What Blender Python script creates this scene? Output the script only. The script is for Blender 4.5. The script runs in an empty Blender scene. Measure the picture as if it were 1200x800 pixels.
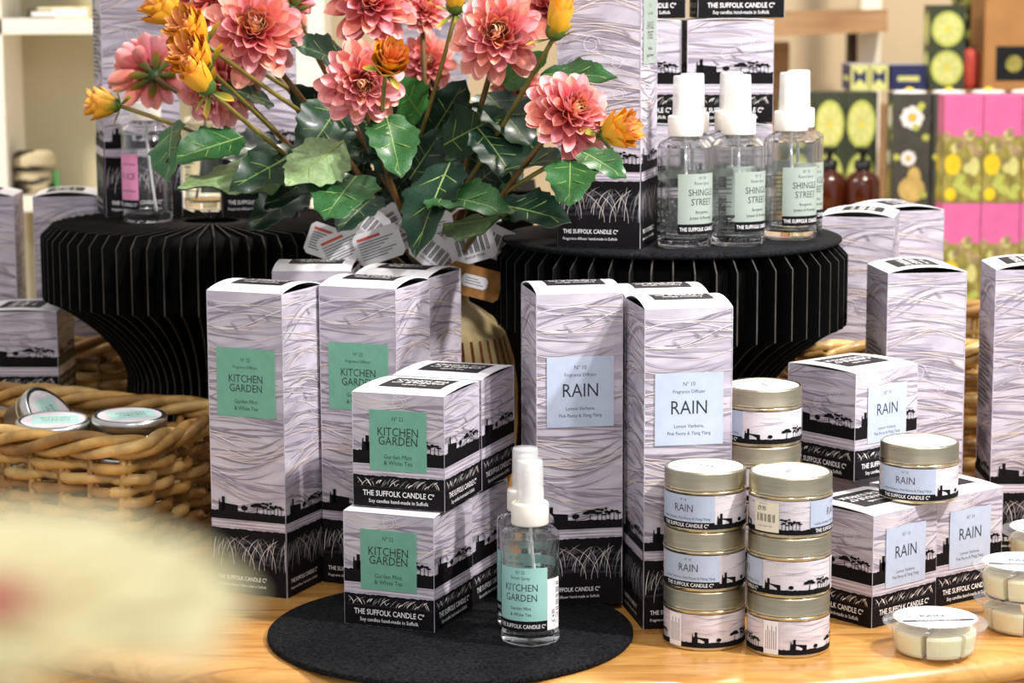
import bpy, math, random
from mathutils import Vector, Matrix
C = bpy.context.scene.collection
pi, sin, cos = math.pi, math.sin, math.cos
R = math.radians
TZ = 0.76                      # height of the table top above the floor

# ------------------------------------------------------------------ camera, world, lights, exposure
F_PX, PITCH, ROLL, HC = 2700.0, R(8.7), R(0.25), 0.53
cam = bpy.data.cameras.new('camera')
cam.sensor_width = 36.0
cam.lens = F_PX / 1200.0 * 36.0
cam.clip_start = 0.02
cam.dof.use_dof = True
cam.dof.focus_distance = 1.93
cam.dof.aperture_fstop = 8.6
cam.dof.aperture_blades = 0
camo = bpy.data.objects.new('camera', cam)
C.objects.link(camo)
camo.matrix_world = Matrix.Translation((0, 0, TZ + HC)) @ Matrix.Rotation(pi/2 - PITCH, 4, 'X') @ Matrix.Rotation(-ROLL, 4, 'Z')
sc = bpy.context.scene
sc.camera = camo
sc.view_settings.view_transform = 'Standard'
sc.view_settings.look = 'None'
sc.view_settings.gamma = 1.0
sc.view_settings.use_curve_mapping = False
sc.view_settings.exposure = 0.58
sc.cycles.use_denoising = True
sc.cycles.max_bounces = 14
sc.cycles.transmission_bounces = 14
sc.cycles.transparent_max_bounces = 24

w = bpy.data.worlds.new('shop_ambient')
sc.world = w
w.use_nodes = True
wn = w.node_tree.nodes
wn['Background'].inputs[0].default_value = (0.97, 0.97, 1.0, 1)
wn['Background'].inputs[1].default_value = 0.43

def light(name, kind, loc, target, power, size, col=(1, 1, 1), spot=None):
    l = bpy.data.lights.new(name, kind)
    l.energy = power
    l.color = col
    if kind == 'AREA':
        l.shape = 'DISK'
        l.size = size
    else:
        l.shadow_soft_size = size
    if kind == 'SPOT':
        l.spot_size = R(spot or 50)
        l.spot_blend = 0.6
    o = bpy.data.objects.new(name, l)
    C.objects.link(o)
    o.location = (loc[0], loc[1], TZ + loc[2])
    d = Vector((target[0], target[1], TZ + target[2])) - o.location
    o.rotation_euler = d.to_track_quat('-Z', 'Y').to_euler()
    return o

light('ceiling_spot_right', 'SPOT', (1.35, 1.25, 1.75), (0.12, 1.95, 0.10), 135, 0.06, (1.0, 0.97, 0.97), 46)
light('ceiling_spot_above', 'SPOT', (0.35, 2.75, 1.85), (0.15, 1.95, 0.05), 70, 0.06, (1.0, 0.93, 0.84), 58)
light('ceiling_spot_front', 'SPOT', (0.15, 0.25, 1.75), (0.0, 2.1, 0.35), 38, 0.10, (1.0, 0.95, 0.92), 44)
light('ceiling_spot_bottles', 'SPOT', (1.1, 0.95, 1.75), (0.20, 2.15, 0.42), 75, 0.06, (1.0, 0.97, 0.97), 26)
light('flower_fill_spot', 'SPOT', (-.35, .0, 1.9), (-.10, .30, -.1), 26, 0.10, (1.0, 0.95, 0.88), 30)  # fill spot added only to brighten the blurred silk flower
light('ceiling_spot_shelves', 'SPOT', (0.9, 2.4, 2.0), (0.95, 3.8, 0.3), 140, 0.10, (1.0, 0.90, 0.76), 80)
light('ceiling_spot_cubbies', 'SPOT', (-1.5, 2.6, 1.8), (-0.9, 3.7, 0.3), 120, 0.10, (1.0, 0.92, 0.78), 80)

def at(u, v, d):
    """world point at distance d along the view axis, seen at photo position (u, v)"""
    x, y = (u - 600) / F_PX, (400 - v) / F_PX
    c, s = cos(ROLL), sin(ROLL)
    x, y = c*x + s*y, -s*x + c*y
    return Vector((x*d, (cos(PITCH) + y*sin(PITCH))*d, TZ + HC + (-sin(PITCH) + y*cos(PITCH))*d))

# ------------------------------------------------------------------ materials
def srgb(c):
    return tuple((v/255/12.92 if v/255 <= 0.04045 else ((v/255 + 0.055)/1.055)**2.4) for v in c)

MATS = {}
def mat(name, rgb, rough=0.6, metal=0.0, var=0.06, scale=60.0, coat=0.0, spec=0.5, trans=0.0, ior=1.45, sheen=0.0, bump=0.0, stretch=(1, 1, 1)):
    if name in MATS:
        return MATS[name]
    m = bpy.data.materials.new(name)
    m.use_nodes = True
    nt = m.node_tree
    b = nt.nodes['Principled BSDF']
    c = srgb(rgb)
    b.inputs['Base Color'].default_value = (*c, 1)
    b.inputs['Roughness'].default_value = rough
    b.inputs['Metallic'].default_value = metal
    b.inputs['Specular IOR Level'].default_value = spec
    b.inputs['IOR'].default_value = ior
    b.inputs['Transmission Weight'].default_value = trans
    b.inputs['Coat Weight'].default_value = coat
    b.inputs['Coat Roughness'].default_value = 0.15
    b.inputs['Sheen Weight'].default_value = sheen
    if var > 0 or bump > 0:
        tc = nt.nodes.new('ShaderNodeTexCoord')
        mp = nt.nodes.new('ShaderNodeMapping')
        mp.inputs['Scale'].default_value = stretch
        n = nt.nodes.new('ShaderNodeTexNoise')
        n.inputs['Scale'].default_value = scale
        n.inputs['Detail'].default_value = 3
        nt.links.new(tc.outputs['Object'], mp.inputs[0])
        nt.links.new(mp.outputs[0], n.inputs['Vector'])
        if var > 0:
            r = nt.nodes.new('ShaderNodeValToRGB')
            r.color_ramp.elements[0].position = 0.3
            r.color_ramp.elements[1].position = 0.7
            r.color_ramp.elements[0].color = (*[v*(1 - var*2) for v in c], 1)
            r.color_ramp.elements[1].color = (*[min(1, v*(1 + var*2)) for v in c], 1)
            nt.links.new(n.outputs['Fac'], r.inputs[0])
            nt.links.new(r.outputs[0], b.inputs['Base Color'])
        if bump > 0:
            bp = nt.nodes.new('ShaderNodeBump')
            bp.inputs['Strength'].default_value = bump
            bp.inputs['Distance'].default_value = 0.001
            nt.links.new(n.outputs['Fac'], bp.inputs['Height'])
            nt.links.new(bp.outputs[0], b.inputs['Normal'])
    MATS[name] = m
    return m

def mat_ramp(name, stops, noise_scale=6.0, stretch=(1, 1, 1), rough=0.5, coat=0.0, detail=5, distort=0.6, coord='Object', bump=0.0, metal=0.0):
    m = bpy.data.materials.new(name)
    m.use_nodes = True
    nt = m.node_tree
    b = nt.nodes['Principled BSDF']
    tc = nt.nodes.new('ShaderNodeTexCoord')
    mp = nt.nodes.new('ShaderNodeMapping')
    mp.inputs['Scale'].default_value = stretch
    n = nt.nodes.new('ShaderNodeTexNoise')
    n.inputs['Scale'].default_value = noise_scale
    n.inputs['Detail'].default_value = detail
    n.inputs['Distortion'].default_value = distort
    r = nt.nodes.new('ShaderNodeValToRGB')
    e = r.color_ramp.elements
    while len(e) < len(stops):
        e.new(0.5)
    for el, (p, c) in zip(e, stops):
        el.position = p
        el.color = (*srgb(c), 1)
    nt.links.new(tc.outputs[coord], mp.inputs[0])
    nt.links.new(mp.outputs[0], n.inputs['Vector'])
    nt.links.new(n.outputs['Fac'], r.inputs[0])
    nt.links.new(r.outputs[0], b.inputs['Base Color'])
    b.inputs['Roughness'].default_value = rough
    b.inputs['Metallic'].default_value = metal
    b.inputs['Coat Weight'].default_value = coat
    b.inputs['Coat Roughness'].default_value = 0.12
    if bump:
        bp = nt.nodes.new('ShaderNodeBump')
        bp.inputs['Strength'].default_value = bump
        bp.inputs['Distance'].default_value = 0.002
        nt.links.new(n.outputs['Fac'], bp.inputs['Height'])
        nt.links.new(bp.outputs[0], b.inputs['Normal'])
    MATS[name] = m
    return m

def mat_clear(name, tint=(255, 255, 255), gloss=0.06, ior=1.35, milk=(255, 255, 255), cloud=0.0, edge=3.5):
    """thin clear plastic: see-through with a soft surface reflection"""
    m = bpy.data.materials.new(name)
    m.use_nodes = True
    nt = m.node_tree
    out = nt.nodes['Material Output']
    nt.nodes.remove(nt.nodes['Principled BSDF'])
    t = nt.nodes.new('ShaderNodeBsdfTransparent')
    t.inputs[0].default_value = (*srgb(tint), 1)
    g = nt.nodes.new('ShaderNodeBsdfGlossy')
    g.inputs['Roughness'].default_value = gloss
    lw = nt.nodes.new('ShaderNodeLayerWeight')
    lw.inputs['Blend'].default_value = 0.5
    pw_ = nt.nodes.new('ShaderNodeMath')
    pw_.operation = 'POWER'
    pw_.inputs[1].default_value = edge
    f = nt.nodes.new('ShaderNodeMath')
    f.operation = 'MULTIPLY_ADD'
    f.inputs[1].default_value = min(0.75, (ior - 1)*1.6)
    f.inputs[2].default_value = ((ior - 1)/(ior + 1))**2
    nt.links.new(lw.outputs['Facing'], pw_.inputs[0])
    nt.links.new(pw_.outputs[0], f.inputs[0])
    mx = nt.nodes.new('ShaderNodeMixShader')
    nt.links.new(f.outputs[0], mx.inputs[0])
    df = nt.nodes.new('ShaderNodeBsdfDiffuse')
    df.inputs[0].default_value = (*srgb(milk), 1)
    m2 = nt.nodes.new('ShaderNodeMixShader')
    m2.inputs[0].default_value = cloud
    nt.links.new(t.outputs[0], m2.inputs[1])
    nt.links.new(df.outputs[0], m2.inputs[2])
    nt.links.new(m2.outputs[0], mx.inputs[1])
    nt.links.new(g.outputs[0], mx.inputs[2])
    nt.links.new(mx.outputs[0], out.inputs[0])
    MATS[name] = m
    return m

def mat_petal(name, stops, rough=0.5):
    """colour runs along the petal (UV v) with fine streaks"""
    m = bpy.data.materials.new(name)
    m.use_nodes = True
    nt = m.node_tree
    b = nt.nodes['Principled BSDF']
    uv = nt.nodes.new('ShaderNodeTexCoord')
    sp = nt.nodes.new('ShaderNodeSeparateXYZ')
    r = nt.nodes.new('ShaderNodeValToRGB')
    e = r.color_ramp.elements
    while len(e) < len(stops):
        e.new(0.5)
    for el, (p, c) in zip(e, stops):
        el.position = p
        el.color = (*srgb(c), 1)
    n = nt.nodes.new('ShaderNodeTexNoise')
    n.inputs['Scale'].default_value = 9
    mp = nt.nodes.new('ShaderNodeMapping')
    mp.inputs['Scale'].default_value = (3, 0.6, 1)
    ad = nt.nodes.new('ShaderNodeMath')
    ad.operation = 'MULTIPLY_ADD'
    ad.inputs[1].default_value = 0.35
    nt.links.new(uv.outputs['UV'], sp.inputs[0])
    nt.links.new(uv.outputs['UV'], mp.inputs[0])
    nt.links.new(mp.outputs[0], n.inputs['Vector'])
    nt.links.new(n.outputs['Fac'], ad.inputs[0])
    sb = nt.nodes.new('ShaderNodeMath')
    sb.operation = 'SUBTRACT'
    sb.inputs[1].default_value = 0.175
    nt.links.new(sp.outputs[1], ad.inputs[2])
    nt.links.new(ad.outputs[0], sb.inputs[0])
    nt.links.new(sb.outputs[0], r.inputs[0])
    nt.links.new(r.outputs[0], b.inputs['Base Color'])
    b.inputs['Roughness'].default_value = rough
    b.inputs['Subsurface Weight'].default_value = 0.0
    MATS[name] = m
    return m

ART = mat_ramp('carton_sky', [(0.25, (158, 150, 164)), (0.45, (190, 183, 194)), (0.58, (208, 201, 210)), (0.75, (174, 167, 180))], 14, (1, 1, 3.2), 0.5, 0.0)
ART_PALE = mat_ramp('tin_sky', [(0.25, (196, 188, 196)), (0.5, (226, 218, 222)), (0.75, (206, 196, 204))], 22, (1, 1, 4), 0.45, 0.2)
ST_CREAM = mat('stroke_cream', (224, 208, 198), 0.5, var=0.03)
ST_DARK = mat('stroke_mauve', (146, 137, 150), 0.5, var=0.08)
ST_WHITE = mat('stroke_white', (236, 230, 236), 0.5, var=0.02)
ST_MID = mat('stroke_grey', (172, 164, 176), 0.5, var=0.05)
INK = mat('ink_black', (18, 16, 18), 0.6, var=0.1, spec=0.15)
BAND = mat('band_black', (20, 18, 20), 0.6, var=0.12, scale=30, spec=0.15)
BAND2 = mat('band_charcoal', (46, 43, 50), 0.6, var=0.12, scale=30, spec=0.15)
STRIPE = mat_ramp('pale_field', [(0.3, (158, 148, 160)), (0.6, (206, 196, 206))], 30, (1, 1, 6), 0.45)
TXT_W = mat('print_white', (245, 243, 243), 0.5, var=0.0)
TXT_K = mat('print_black', (38, 44, 46), 0.5, var=0.0)
TXT_G = mat('print_grey', (120, 120, 124), 0.5, var=0.0)
CARD = mat('card_white', (246, 243, 246), 0.5, var=0.02)
SEAL = mat('seal_charcoal', (42, 40, 42), 0.6, var=0.1, spec=0.2)
GREEN = mat('label_sage_green', (112, 170, 146), 0.5, var=0.03, scale=120)
BLUE = mat('label_pale_blue', (184, 195, 214), 0.5, var=0.02, scale=120)
MINT = mat('label_mint', (158, 208, 198), 0.5, var=0.02)
SHING = mat('label_grey_green', (156, 168, 156), 0.5, var=0.03)
PINKL = mat('label_pink', (240, 150, 190), 0.5, var=0.03)
PALEG = mat('label_pale_green', (196, 212, 196), 0.5, var=0.03)
TIN = mat('brushed_tin', (172, 164, 142), 0.40, 1.0, var=0.05, scale=40, stretch=(1, 1, 14))
TINRIM = mat('tin_bead', (212, 200, 168), 0.22, 1.0, var=0.03)
PAPER = mat('sticker_cream', (240, 230, 205), 0.6, var=0.02)
WHITEP = mat('white_plastic', (248, 240, 228), 0.35, var=0.01)
GLASS = mat('thick_clear_glass', (255, 255, 255), 0.0, var=0, trans=1.0, ior=1.45)
WALLG = mat_clear('clear_glass_wall', (254, 254, 254), 0.03, 1.50, (255, 255, 255), 0.0, 2.2)
LIQ = mat_clear('clear_liquid', (252, 253, 252), 0.02, 1.18, (255, 255, 255), 0.0, 3.0)
OVERCAP = mat_clear('clear_overcap', (254, 254, 254), 0.15, 1.15, (252, 252, 252), .30)
PLAST = mat_clear('clear_plastic', (253, 253, 253), 0.08, 1.18, (250, 250, 250), .10)
TUBE = mat('dip_tube', (225, 228, 228), 0.3, var=0)
WAX = mat('cream_wax', (250, 241, 200), 0.5, var=0.03, scale=40)
WAX.node_tree.nodes['Principled BSDF'].inputs['Subsurface Weight'].default_value = 0.7
WAX.node_tree.nodes['Principled BSDF'].inputs['Subsurface Radius'].default_value = (0.02, 0.016, 0.010)
WAX.node_tree.nodes['Principled BSDF'].inputs['Subsurface Scale'].default_value = 0.6
WOOD = mat_ramp('honey_pine', [(0.25, (156, 96, 38)), (0.42, (200, 140, 66)), (0.6, (220, 166, 90)), (0.8, (178, 116, 50))], 5, (1.2, 11, 11), 0.32, 0.5, 7, 1.6)
FELT = mat('black_felt', (27, 27, 29), 0.95, var=0.45, scale=420, spec=0.12, bump=0.5)
BPAPER = mat('black_paper', (11, 11, 12), 0.8, var=0.15, spec=0.12)
BEDGE = mat('paper_edge', (60, 56, 50), 0.8, var=0.2)
CANE = [mat('cane_honey', (188, 146, 78), 0.45, var=0.18, scale=50, coat=0.25), mat('cane_tan', (206, 168, 102), 0.45, var=0.15, scale=50, coat=0.25), mat('cane_brown', (154, 112, 56), 0.5, var=0.2, scale=50, coat=0.2)]
PET = [mat_petal('petal_pink', [(0.0, (206, 74, 84)), (0.4, (232, 116, 122)), (0.8, (244, 160, 158)), (1.0, (252, 208, 196))]),
       mat_petal('petal_coral', [(0.0, (212, 84, 76)), (0.4, (234, 124, 112)), (0.8, (244, 164, 144)), (1.0, (252, 212, 188))]),
       mat_petal('petal_rose', [(0.0, (214, 80, 96)), (0.45, (240, 136, 146)), (0.85, (247, 176, 178)), (1.0, (253, 216, 208))])]
PETO = mat_petal('petal_orange', [(0.0, (220, 112, 62)), (0.5, (238, 152, 98)), (1.0, (252, 212, 160))])
BUDY = mat_petal('bud_yellow', [(0.0, (150, 140, 30)), (0.45, (222, 166, 30)), (0.8, (240, 168, 40)), (1.0, (226, 112, 40))])
BUDO = mat_petal('bud_orange', [(0.0, (190, 80, 30)), (0.5, (226, 126, 60)), (1.0, (244, 182, 110))])
SEPAL = mat_petal('sepal_green', [(0.0, (70, 96, 30)), (0.5, (150, 140, 36)), (1.0, (222, 176, 50))])
CALYX = mat_petal('calyx_olive', [(0.0, (40, 66, 20)), (0.5, (110, 104, 34)), (1.0, (180, 116, 50))])
STEM = mat('stem_bronze', (104, 74, 34), 0.4, var=0.25, scale=30, coat=0.2)
STEMG = mat('stalk_green', (122, 108, 46), 0.45, var=0.2, scale=30)
def leaf_mat(name, a, b_, v):
    m = mat_petal(name, [(0.0, a), (0.5, b_), (1.0, a)], 0.32)
    return m
LEAF_T = [mat('leaf_dark', (26, 58, 34), 0.42, var=0.3, scale=60, coat=0.08), mat('leaf_mid', (44, 92, 46), 0.42, var=0.25, scale=60, coat=0.08), mat('leaf_bottle', (20, 50, 34), 0.42, var=0.25, scale=60, coat=0.08), mat('leaf_bright', (64, 122, 56), 0.42, var=0.2, scale=60, coat=0.08)]
LEAF_U = mat('leaf_underside', (128, 152, 104), 0.55, var=0.10, scale=25)
VEIN = mat('leaf_vein', (130, 156, 84), 0.45, var=0.1)
KRAFT = mat('kraft_card', (168, 116, 58), 0.75, var=0.15, scale=80)
CER = mat('cream_ceramic', (212, 192, 140), 0.6, var=0.08, scale=40)
CERG = mat('cream_glaze', (204, 192, 152), 0.35, var=0.06, scale=40)
RUST = mat('rust_groove', (140, 72, 26), 0.8, var=0.3, scale=200)

# ------------------------------------------------------------------ mesh builder
class MB:
    def __init__(s):
        s.v, s.f, s.mi, s.uv, s.mats, s.sm = [], [], [], [], [], []
    def m(s, mt):
        if mt not in s.mats:
            s.mats.append(mt)
        return s.mats.index(mt)
    def face(s, pts, mt, uv=None, smooth=False):
        i = len(s.v)
        s.v += [tuple(p) for p in pts]
        s.f.append(tuple(range(i, i + len(pts))))
        s.mi.append(s.m(mt))
        s.sm.append(smooth)
        s.uv.append(uv or [(0, 0)]*len(pts))
    def raw(s, verts, faces, mt, smooth=True, uvs=None):
        i = len(s.v)
        s.v += [tuple(p) for p in verts]
        k = s.m(mt)
        for f in faces:
            s.f.append(tuple(i + a for a in f))
            s.mi.append(k)
            s.sm.append(smooth)
            s.uv.append([uvs[a] for a in f] if uvs else [(0, 0)]*len(f))
    def box(s, c, d, mt, rz=0.0, top=None):
        x, y, z = d[0]/2, d[1]/2, d[2]/2
        P = [Vector((a, b, e)) for a in (-x, x) for b in (-y, y) for e in (-z, z)]
        M = Matrix.Rotation(rz, 3, 'Z')
        P = [M @ p + Vector(c) for p in P]
        fs = [(0, 1, 3, 2), (4, 6, 7, 5), (0, 4, 5, 1), (2, 3, 7, 6), (0, 2, 6, 4), (1, 5, 7, 3)]
        for k, f in enumerate(fs):
            s.face([P[a] for a in f], top if (top and k == 5) else mt)
    def lathe(s, prof, mt, n=48, c=(0, 0, 0), smooth=True):
        """prof: (r, z) or (r, z, material); rings from start to end"""
        vs, fs = [], {}
        for p in prof:
            for k in range(n):
                a = 2*pi*k/n
                vs.append((c[0] + p[0]*cos(a), c[1] + p[0]*sin(a), c[2] + p[1]))
        for j in range(len(prof) - 1):
            mm = prof[j][2] if len(prof[j]) > 2 else mt
            for k in range(n):
                k2 = (k + 1) % n
                fs.setdefault(mm.name, (mm, []))[1].append((j*n + k, j*n + k2, (j+1)*n + k2, (j+1)*n + k))
        base = len(s.v)
        s.v += vs
        for mm, l in fs.values():
            q = s.m(mm)
            for f in l:
                s.f.append(tuple(base + a for a in f))
                s.mi.append(q)
                s.sm.append(smooth)
                s.uv.append([(0, 0)]*4)
    def tube(s, pts, r, mt, n=6, closed=False, cap=True):
        pts = [Vector(p) for p in pts]
        N = len(pts)
        rs = r if isinstance(r, (list, tuple)) else [r]*N
        vs = []
        up = None
        for i, p in enumerate(pts):
            a = pts[i-1] if (i > 0 or closed) else p
            b = pts[(i+1) % N] if (i < N-1 or closed) else p
            t = (b - a).normalized() if (b - a).length > 1e-9 else Vector((0, 0, 1))
            if up is None:
                up = t.orthogonal().normalized()
            up = (up - t*up.dot(t))
            up = up.normalized() if up.length > 1e-6 else t.orthogonal().normalized()
            sd = t.cross(up)
            for k in range(n):
                an = 2*pi*k/n
                vs.append(p + (up*cos(an) + sd*sin(an))*rs[i])
        fs = []
        for i in range(N if closed else N-1):
            j = (i+1) % N
            for k in range(n):
                k2 = (k+1) % n
                fs.append((i*n + k, i*n + k2, j*n + k2, j*n + k))
        if cap and not closed:
            fs.append(tuple(range(n-1, -1, -1)))
            fs.append(tuple(range((N-1)*n, N*n)))
        s.raw(vs, fs, mt)
    def mesh(s, name):
        me = bpy.data.meshes.new(name)
        me.from_pydata(s.v, [], s.f)
        for mt in s.mats:
            me.materials.append(mt)
        me.polygons.foreach_set('material_index', s.mi)
        me.polygons.foreach_set('use_smooth', s.sm)
        ul = me.uv_layers.new(name='UVMap')
        flat = []
        for u in s.uv:
            for a in u:
                flat += [a[0], a[1]]
        ul.data.foreach_set('uv', flat)
        me.validate()
        me.update()
        return me

def obj(name, data, parent=None, loc=None, rz=None, mtx=None, scale=None):
    if isinstance(data, MB):
        data = data.mesh(name)
    o = bpy.data.objects.new(name, data)
    C.objects.link(o)
    if parent is not None:
        o.parent = parent
    if loc is not None:
        o.location = loc
    if rz is not None:
        o.rotation_euler = (0, 0, rz)
    if scale is not None:
        o.scale = (scale, scale, scale)
    if mtx is not None:
        o.matrix_basis = mtx
    return o

def tag(o, label, cat, group=None):
    o['label'] = label
    o['category'] = cat
    if group:
        o['group'] = group
    return o

def thing(name, label, cat, loc, rz=0.0, group=None, scale=None):
    o = obj(name, None, None, loc, rz, None, scale)
    o.empty_display_size = 0.02
    return tag(o, label, cat, group)

def struct(name, data, loc=None):
    o = obj(name, data, None, loc)
    o['kind'] = 'structure'
    return o

# ------------------------------------------------------------------ drawing on surfaces
_txt = {}
def glyphs(t, bold=0.0):
    key = (t, bold)
    if key not in _txt:
        cu = bpy.data.curves.new('lettering', 'FONT')
        cu.body = t
        cu.resolution_u = 2
        cu.offset = bold
        o = bpy.data.objects.new('lettering', cu)
        me = o.to_mesh()
        vs = [(v.co.x, v.co.y) for v in me.vertices]
        fs = [tuple(p.vertices) for p in me.polygons]
        o.to_mesh_clear()
        bpy.data.objects.remove(o)
        bpy.data.curves.remove(cu)
        x0 = min(v[0] for v in vs)
        x1 = max(v[0] for v in vs)
        _txt[key] = ([(a - x0, b) for a, b in vs], fs, x1 - x0)
    return _txt[key]

class Canvas:
    """draws flat print at (u, v) on a mapped surface; every layer lies a hair above the one before"""
    def __init__(s, mb, fn, off=0.00004):
        s.b, s.fn, s.off = mb, fn, off
    def up(s, d=0.000012):
        s.off += d
    def rect(s, u0, v0, u1, v1, mt, nu=1, nv=1):
        vs = [s.fn(u0 + (u1-u0)*i/nu, v0 + (v1-v0)*j/nv, s.off) for j in range(nv+1) for i in range(nu+1)]
        fs = [(j*(nu+1)+i, j*(nu+1)+i+1, (j+1)*(nu+1)+i+1, (j+1)*(nu+1)+i) for j in range(nv) for i in range(nu)]
        s.b.raw(vs, fs, mt, False)
        s.up()
    def poly(s, pts, mt):
        s.b.face([s.fn(u, v, s.off) for u, v in pts], mt)
    def ell(s, u, v, a, b, mt, n=9):
        s.poly([(u + a*cos(2*pi*k/n), v + b*sin(2*pi*k/n)) for k in range(n)], mt)
    def stroke(s, pts, ws, mt):
        vs, n = [], len(pts)
        for i, (u, v) in enumerate(pts):
            a, b = pts[max(0, i-1)], pts[min(n-1, i+1)]
            dx, dy = b[0]-a[0], b[1]-a[1]
            L = math.hypot(dx, dy) or 1
            q = ws[i]/2
            vs += [s.fn(u - dy/L*q, v + dx/L*q, s.off), s.fn(u + dy/L*q, v - dx/L*q, s.off)]
        s.b.raw(vs, [(2*i+1, 2*i+3, 2*i+2, 2*i) for i in range(n-1)], mt, False)
        s.up(0.000006)
    def text(s, t, u, v, cap, mt, align='c', bold=0.0, sx=0.92, rot=0):
        vs, fs, wd = glyphs(t, bold)
        k = cap/0.70
        sh = {'c': wd/2, 'l': 0, 'r': wd}[align]
        out = []
        for a, b in vs:
            p, q = (a - sh)*k*sx, b*k
            if rot == 180:
                p, q = -p, -q
            elif rot == 90:
                p, q = -q, p
            out.append(s.fn(u + p, v + q, s.off))
        s.b.raw(out, fs, mt, False)
        s.up()
    def ground(s, u0, u1, v0, v1, rough, seed, mt=INK, n=40):
        r = random.Random(seed)
        vs = []
        for i in range(n+1):
            u = u0 + (u1-u0)*i/n
            vs += [s.fn(u, v0 + r.uniform(-rough, rough)*0.3, s.off), s.fn(u, v1 + r.uniform(-rough, rough), s.off)]
        s.b.raw(vs, [(2*i, 2*i+2, 2*i+3, 2*i+1) for i in range(n)], mt, False)
        s.up()
    def pine(s, u, v, h, wd, mt=INK):
        s.poly([(u - h*.05, v), (u + h*.05, v), (u + h*.09, v + h*.65), (u + h*.02, v + h*.65)], mt)
        for a, b, p, q in ((0, .78, .5, .13), (-.3, .68, .26, .09), (.32, .7, .26, .1), (.08, .92, .32, .1)):
            s.ell(u + a*wd, v + b*h, p*wd, q*h, mt)
            s.off += 0.000004
    def grove(s, u, v, h, wd):
        r = random.Random(7)
        for k in range(6):
            x = u + wd*(k/5 - .5)
            s.poly([(x - h*.03, v), (x + h*.03, v), (x + h*.05, v + h*.7), (x, v + h*.7)], INK)
        for k in range(16):
            s.ell(u + wd*r.uniform(-.55, .55), v + h*(r.uniform(.5, .98) if k > 4 else r.uniform(.4, .6)), wd*r.uniform(.07, .16), h*r.uniform(.05, .1), INK, 7)
            s.off += 0.000002
    def church(s, u, v, k):
        s.poly([(u, v), (u + k, v), (u + k, v + k*.34), (u + k*.3, v + k*.4), (u + k*.3, v + k*.42), (u, v + k*.42)], INK)
        s.poly([(u + k*.1, v), (u + k*.27, v), (u + k*.27, v + k*.74), (u + k*.24, v + k*.72), (u + k*.13, v + k*.72), (u + k*.1, v + k*.74)], INK)
        s.poly([(u - k*.1, v), (u + k*.02, v), (u - k*.01, v + k*.55), (u - k*.04, v + k*.62), (u - k*.07, v + k*.5)], INK)
        s.up()
    def horizon(s, u0, w_, v, k):
        s.church(u0 + w_*.12, v, k*.0155)
        s.ell(u0 + w_*.45, v + k*.0035, k*.003, k*.002, INK)
        s.poly([(u0 + w_*.445, v - .001), (u0 + w_*.455, v - .001), (u0 + w_*.455, v + k*.003), (u0 + w_*.445, v + k*.003)], INK)
        s.pine(u0 + w_*.62, v - .0005, k*.0085, k*.0105)
        s.grove(u0 + w_*.83, v - .0005, k*.0105, k*.0155)
        s.up()
    def swirls(s, w_, v0, v1, seed, n, curls=0, frown=False):
        """bundles of long brushed arcs sweeping over the face"""
        r = random.Random(seed)
        H = v1 - v0
        nb = max(5, int(H/.0105))
        sg = -1 if frown else 1
        broad, fine = [], []
        for q in range(nb):
            vc = v0 + H*(q + .5 + r.uniform(-.25, .25))/nb
            a = sg*r.uniform(-.004, .014)*(w_/.074)
            ph = r.uniform(-.25, .25)
            sl = r.uniform(-.16, .16)
            for k in range(r.randint(6, 9)):
                dv = r.uniform(-.006, .006)
                a2, s2, p2 = a + r.uniform(-.004, .004), sl + r.uniform(-.09, .09), ph + r.uniform(-.12, .12)
                ua = max(0, r.uniform(-.9, .5))
                ub = min(1, ua + r.uniform(.45, 1.2))
                t_ = r.random()
                if k < 3:
                    mt, wd, lst = (ST_DARK if t_ < .5 else ST_MID), r.uniform(.0014, .0036), broad
                elif t_ < .52:
                    mt, wd, lst = ST_CREAM, r.uniform(.0004, .0011), fine
                elif t_ < .75:
                    mt, wd, lst = ST_DARK, r.uniform(.0005, .0012), fine
                else:
                    mt, wd, lst = ST_WHITE, r.uniform(.0003, .0009), fine
                pts, ws = [], []
                N = 16
                for j in range(N+1):
                    x = ua + (ub-ua)*j/N
                    vv = vc + dv - a2*sin(pi*(x + p2)) + a2*.6 + s2*(x - .5)*w_
                    if v0 <= vv <= v1:
                        t = j/N
                        pts.append((x*w_, vv))
                        e0 = 1 if ua == 0 else min(1, t*3.5)
                        e1 = 1 if ub == 1 else min(1, (1-t)*2.5)
                        ws.append(wd*(.15 + .85*e0*e1)*(.8 + .2*sin(t*9 + k)))
                if len(pts) > 2:
                    lst.append((pts, ws, mt))
        for l in (broad, fine):
            r.shuffle(l)
            for st in l:
                s.stroke(*st)
        for i in range(curls):
            u, v = w_*r.uniform(.2, .8), v0 + (v1-v0)*r.uniform(.3, .9)
            rr = w_*r.uniform(.06, .11)
            pts = [(u + rr*(1 - k/40)*cos(k*.42), v + rr*(1 - k/40)*sin(k*.42)) for k in range(22)]
            pts = [(max(0, min(w_, a)), min(v1, b)) for a, b in pts]
            s.stroke(pts, [.0004]*len(pts), ST_WHITE)
        for i in range(3):
            u, v = w_*r.uniform(.2, .8), v0 + (v1-v0)*r.uniform(.2, .95)
            for k in range(3):
                s.stroke([(u + k*.0012, v + .004), (u + .006 + k*.0012, v - .002)], [.0003, .0006], ST_DARK)
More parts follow.
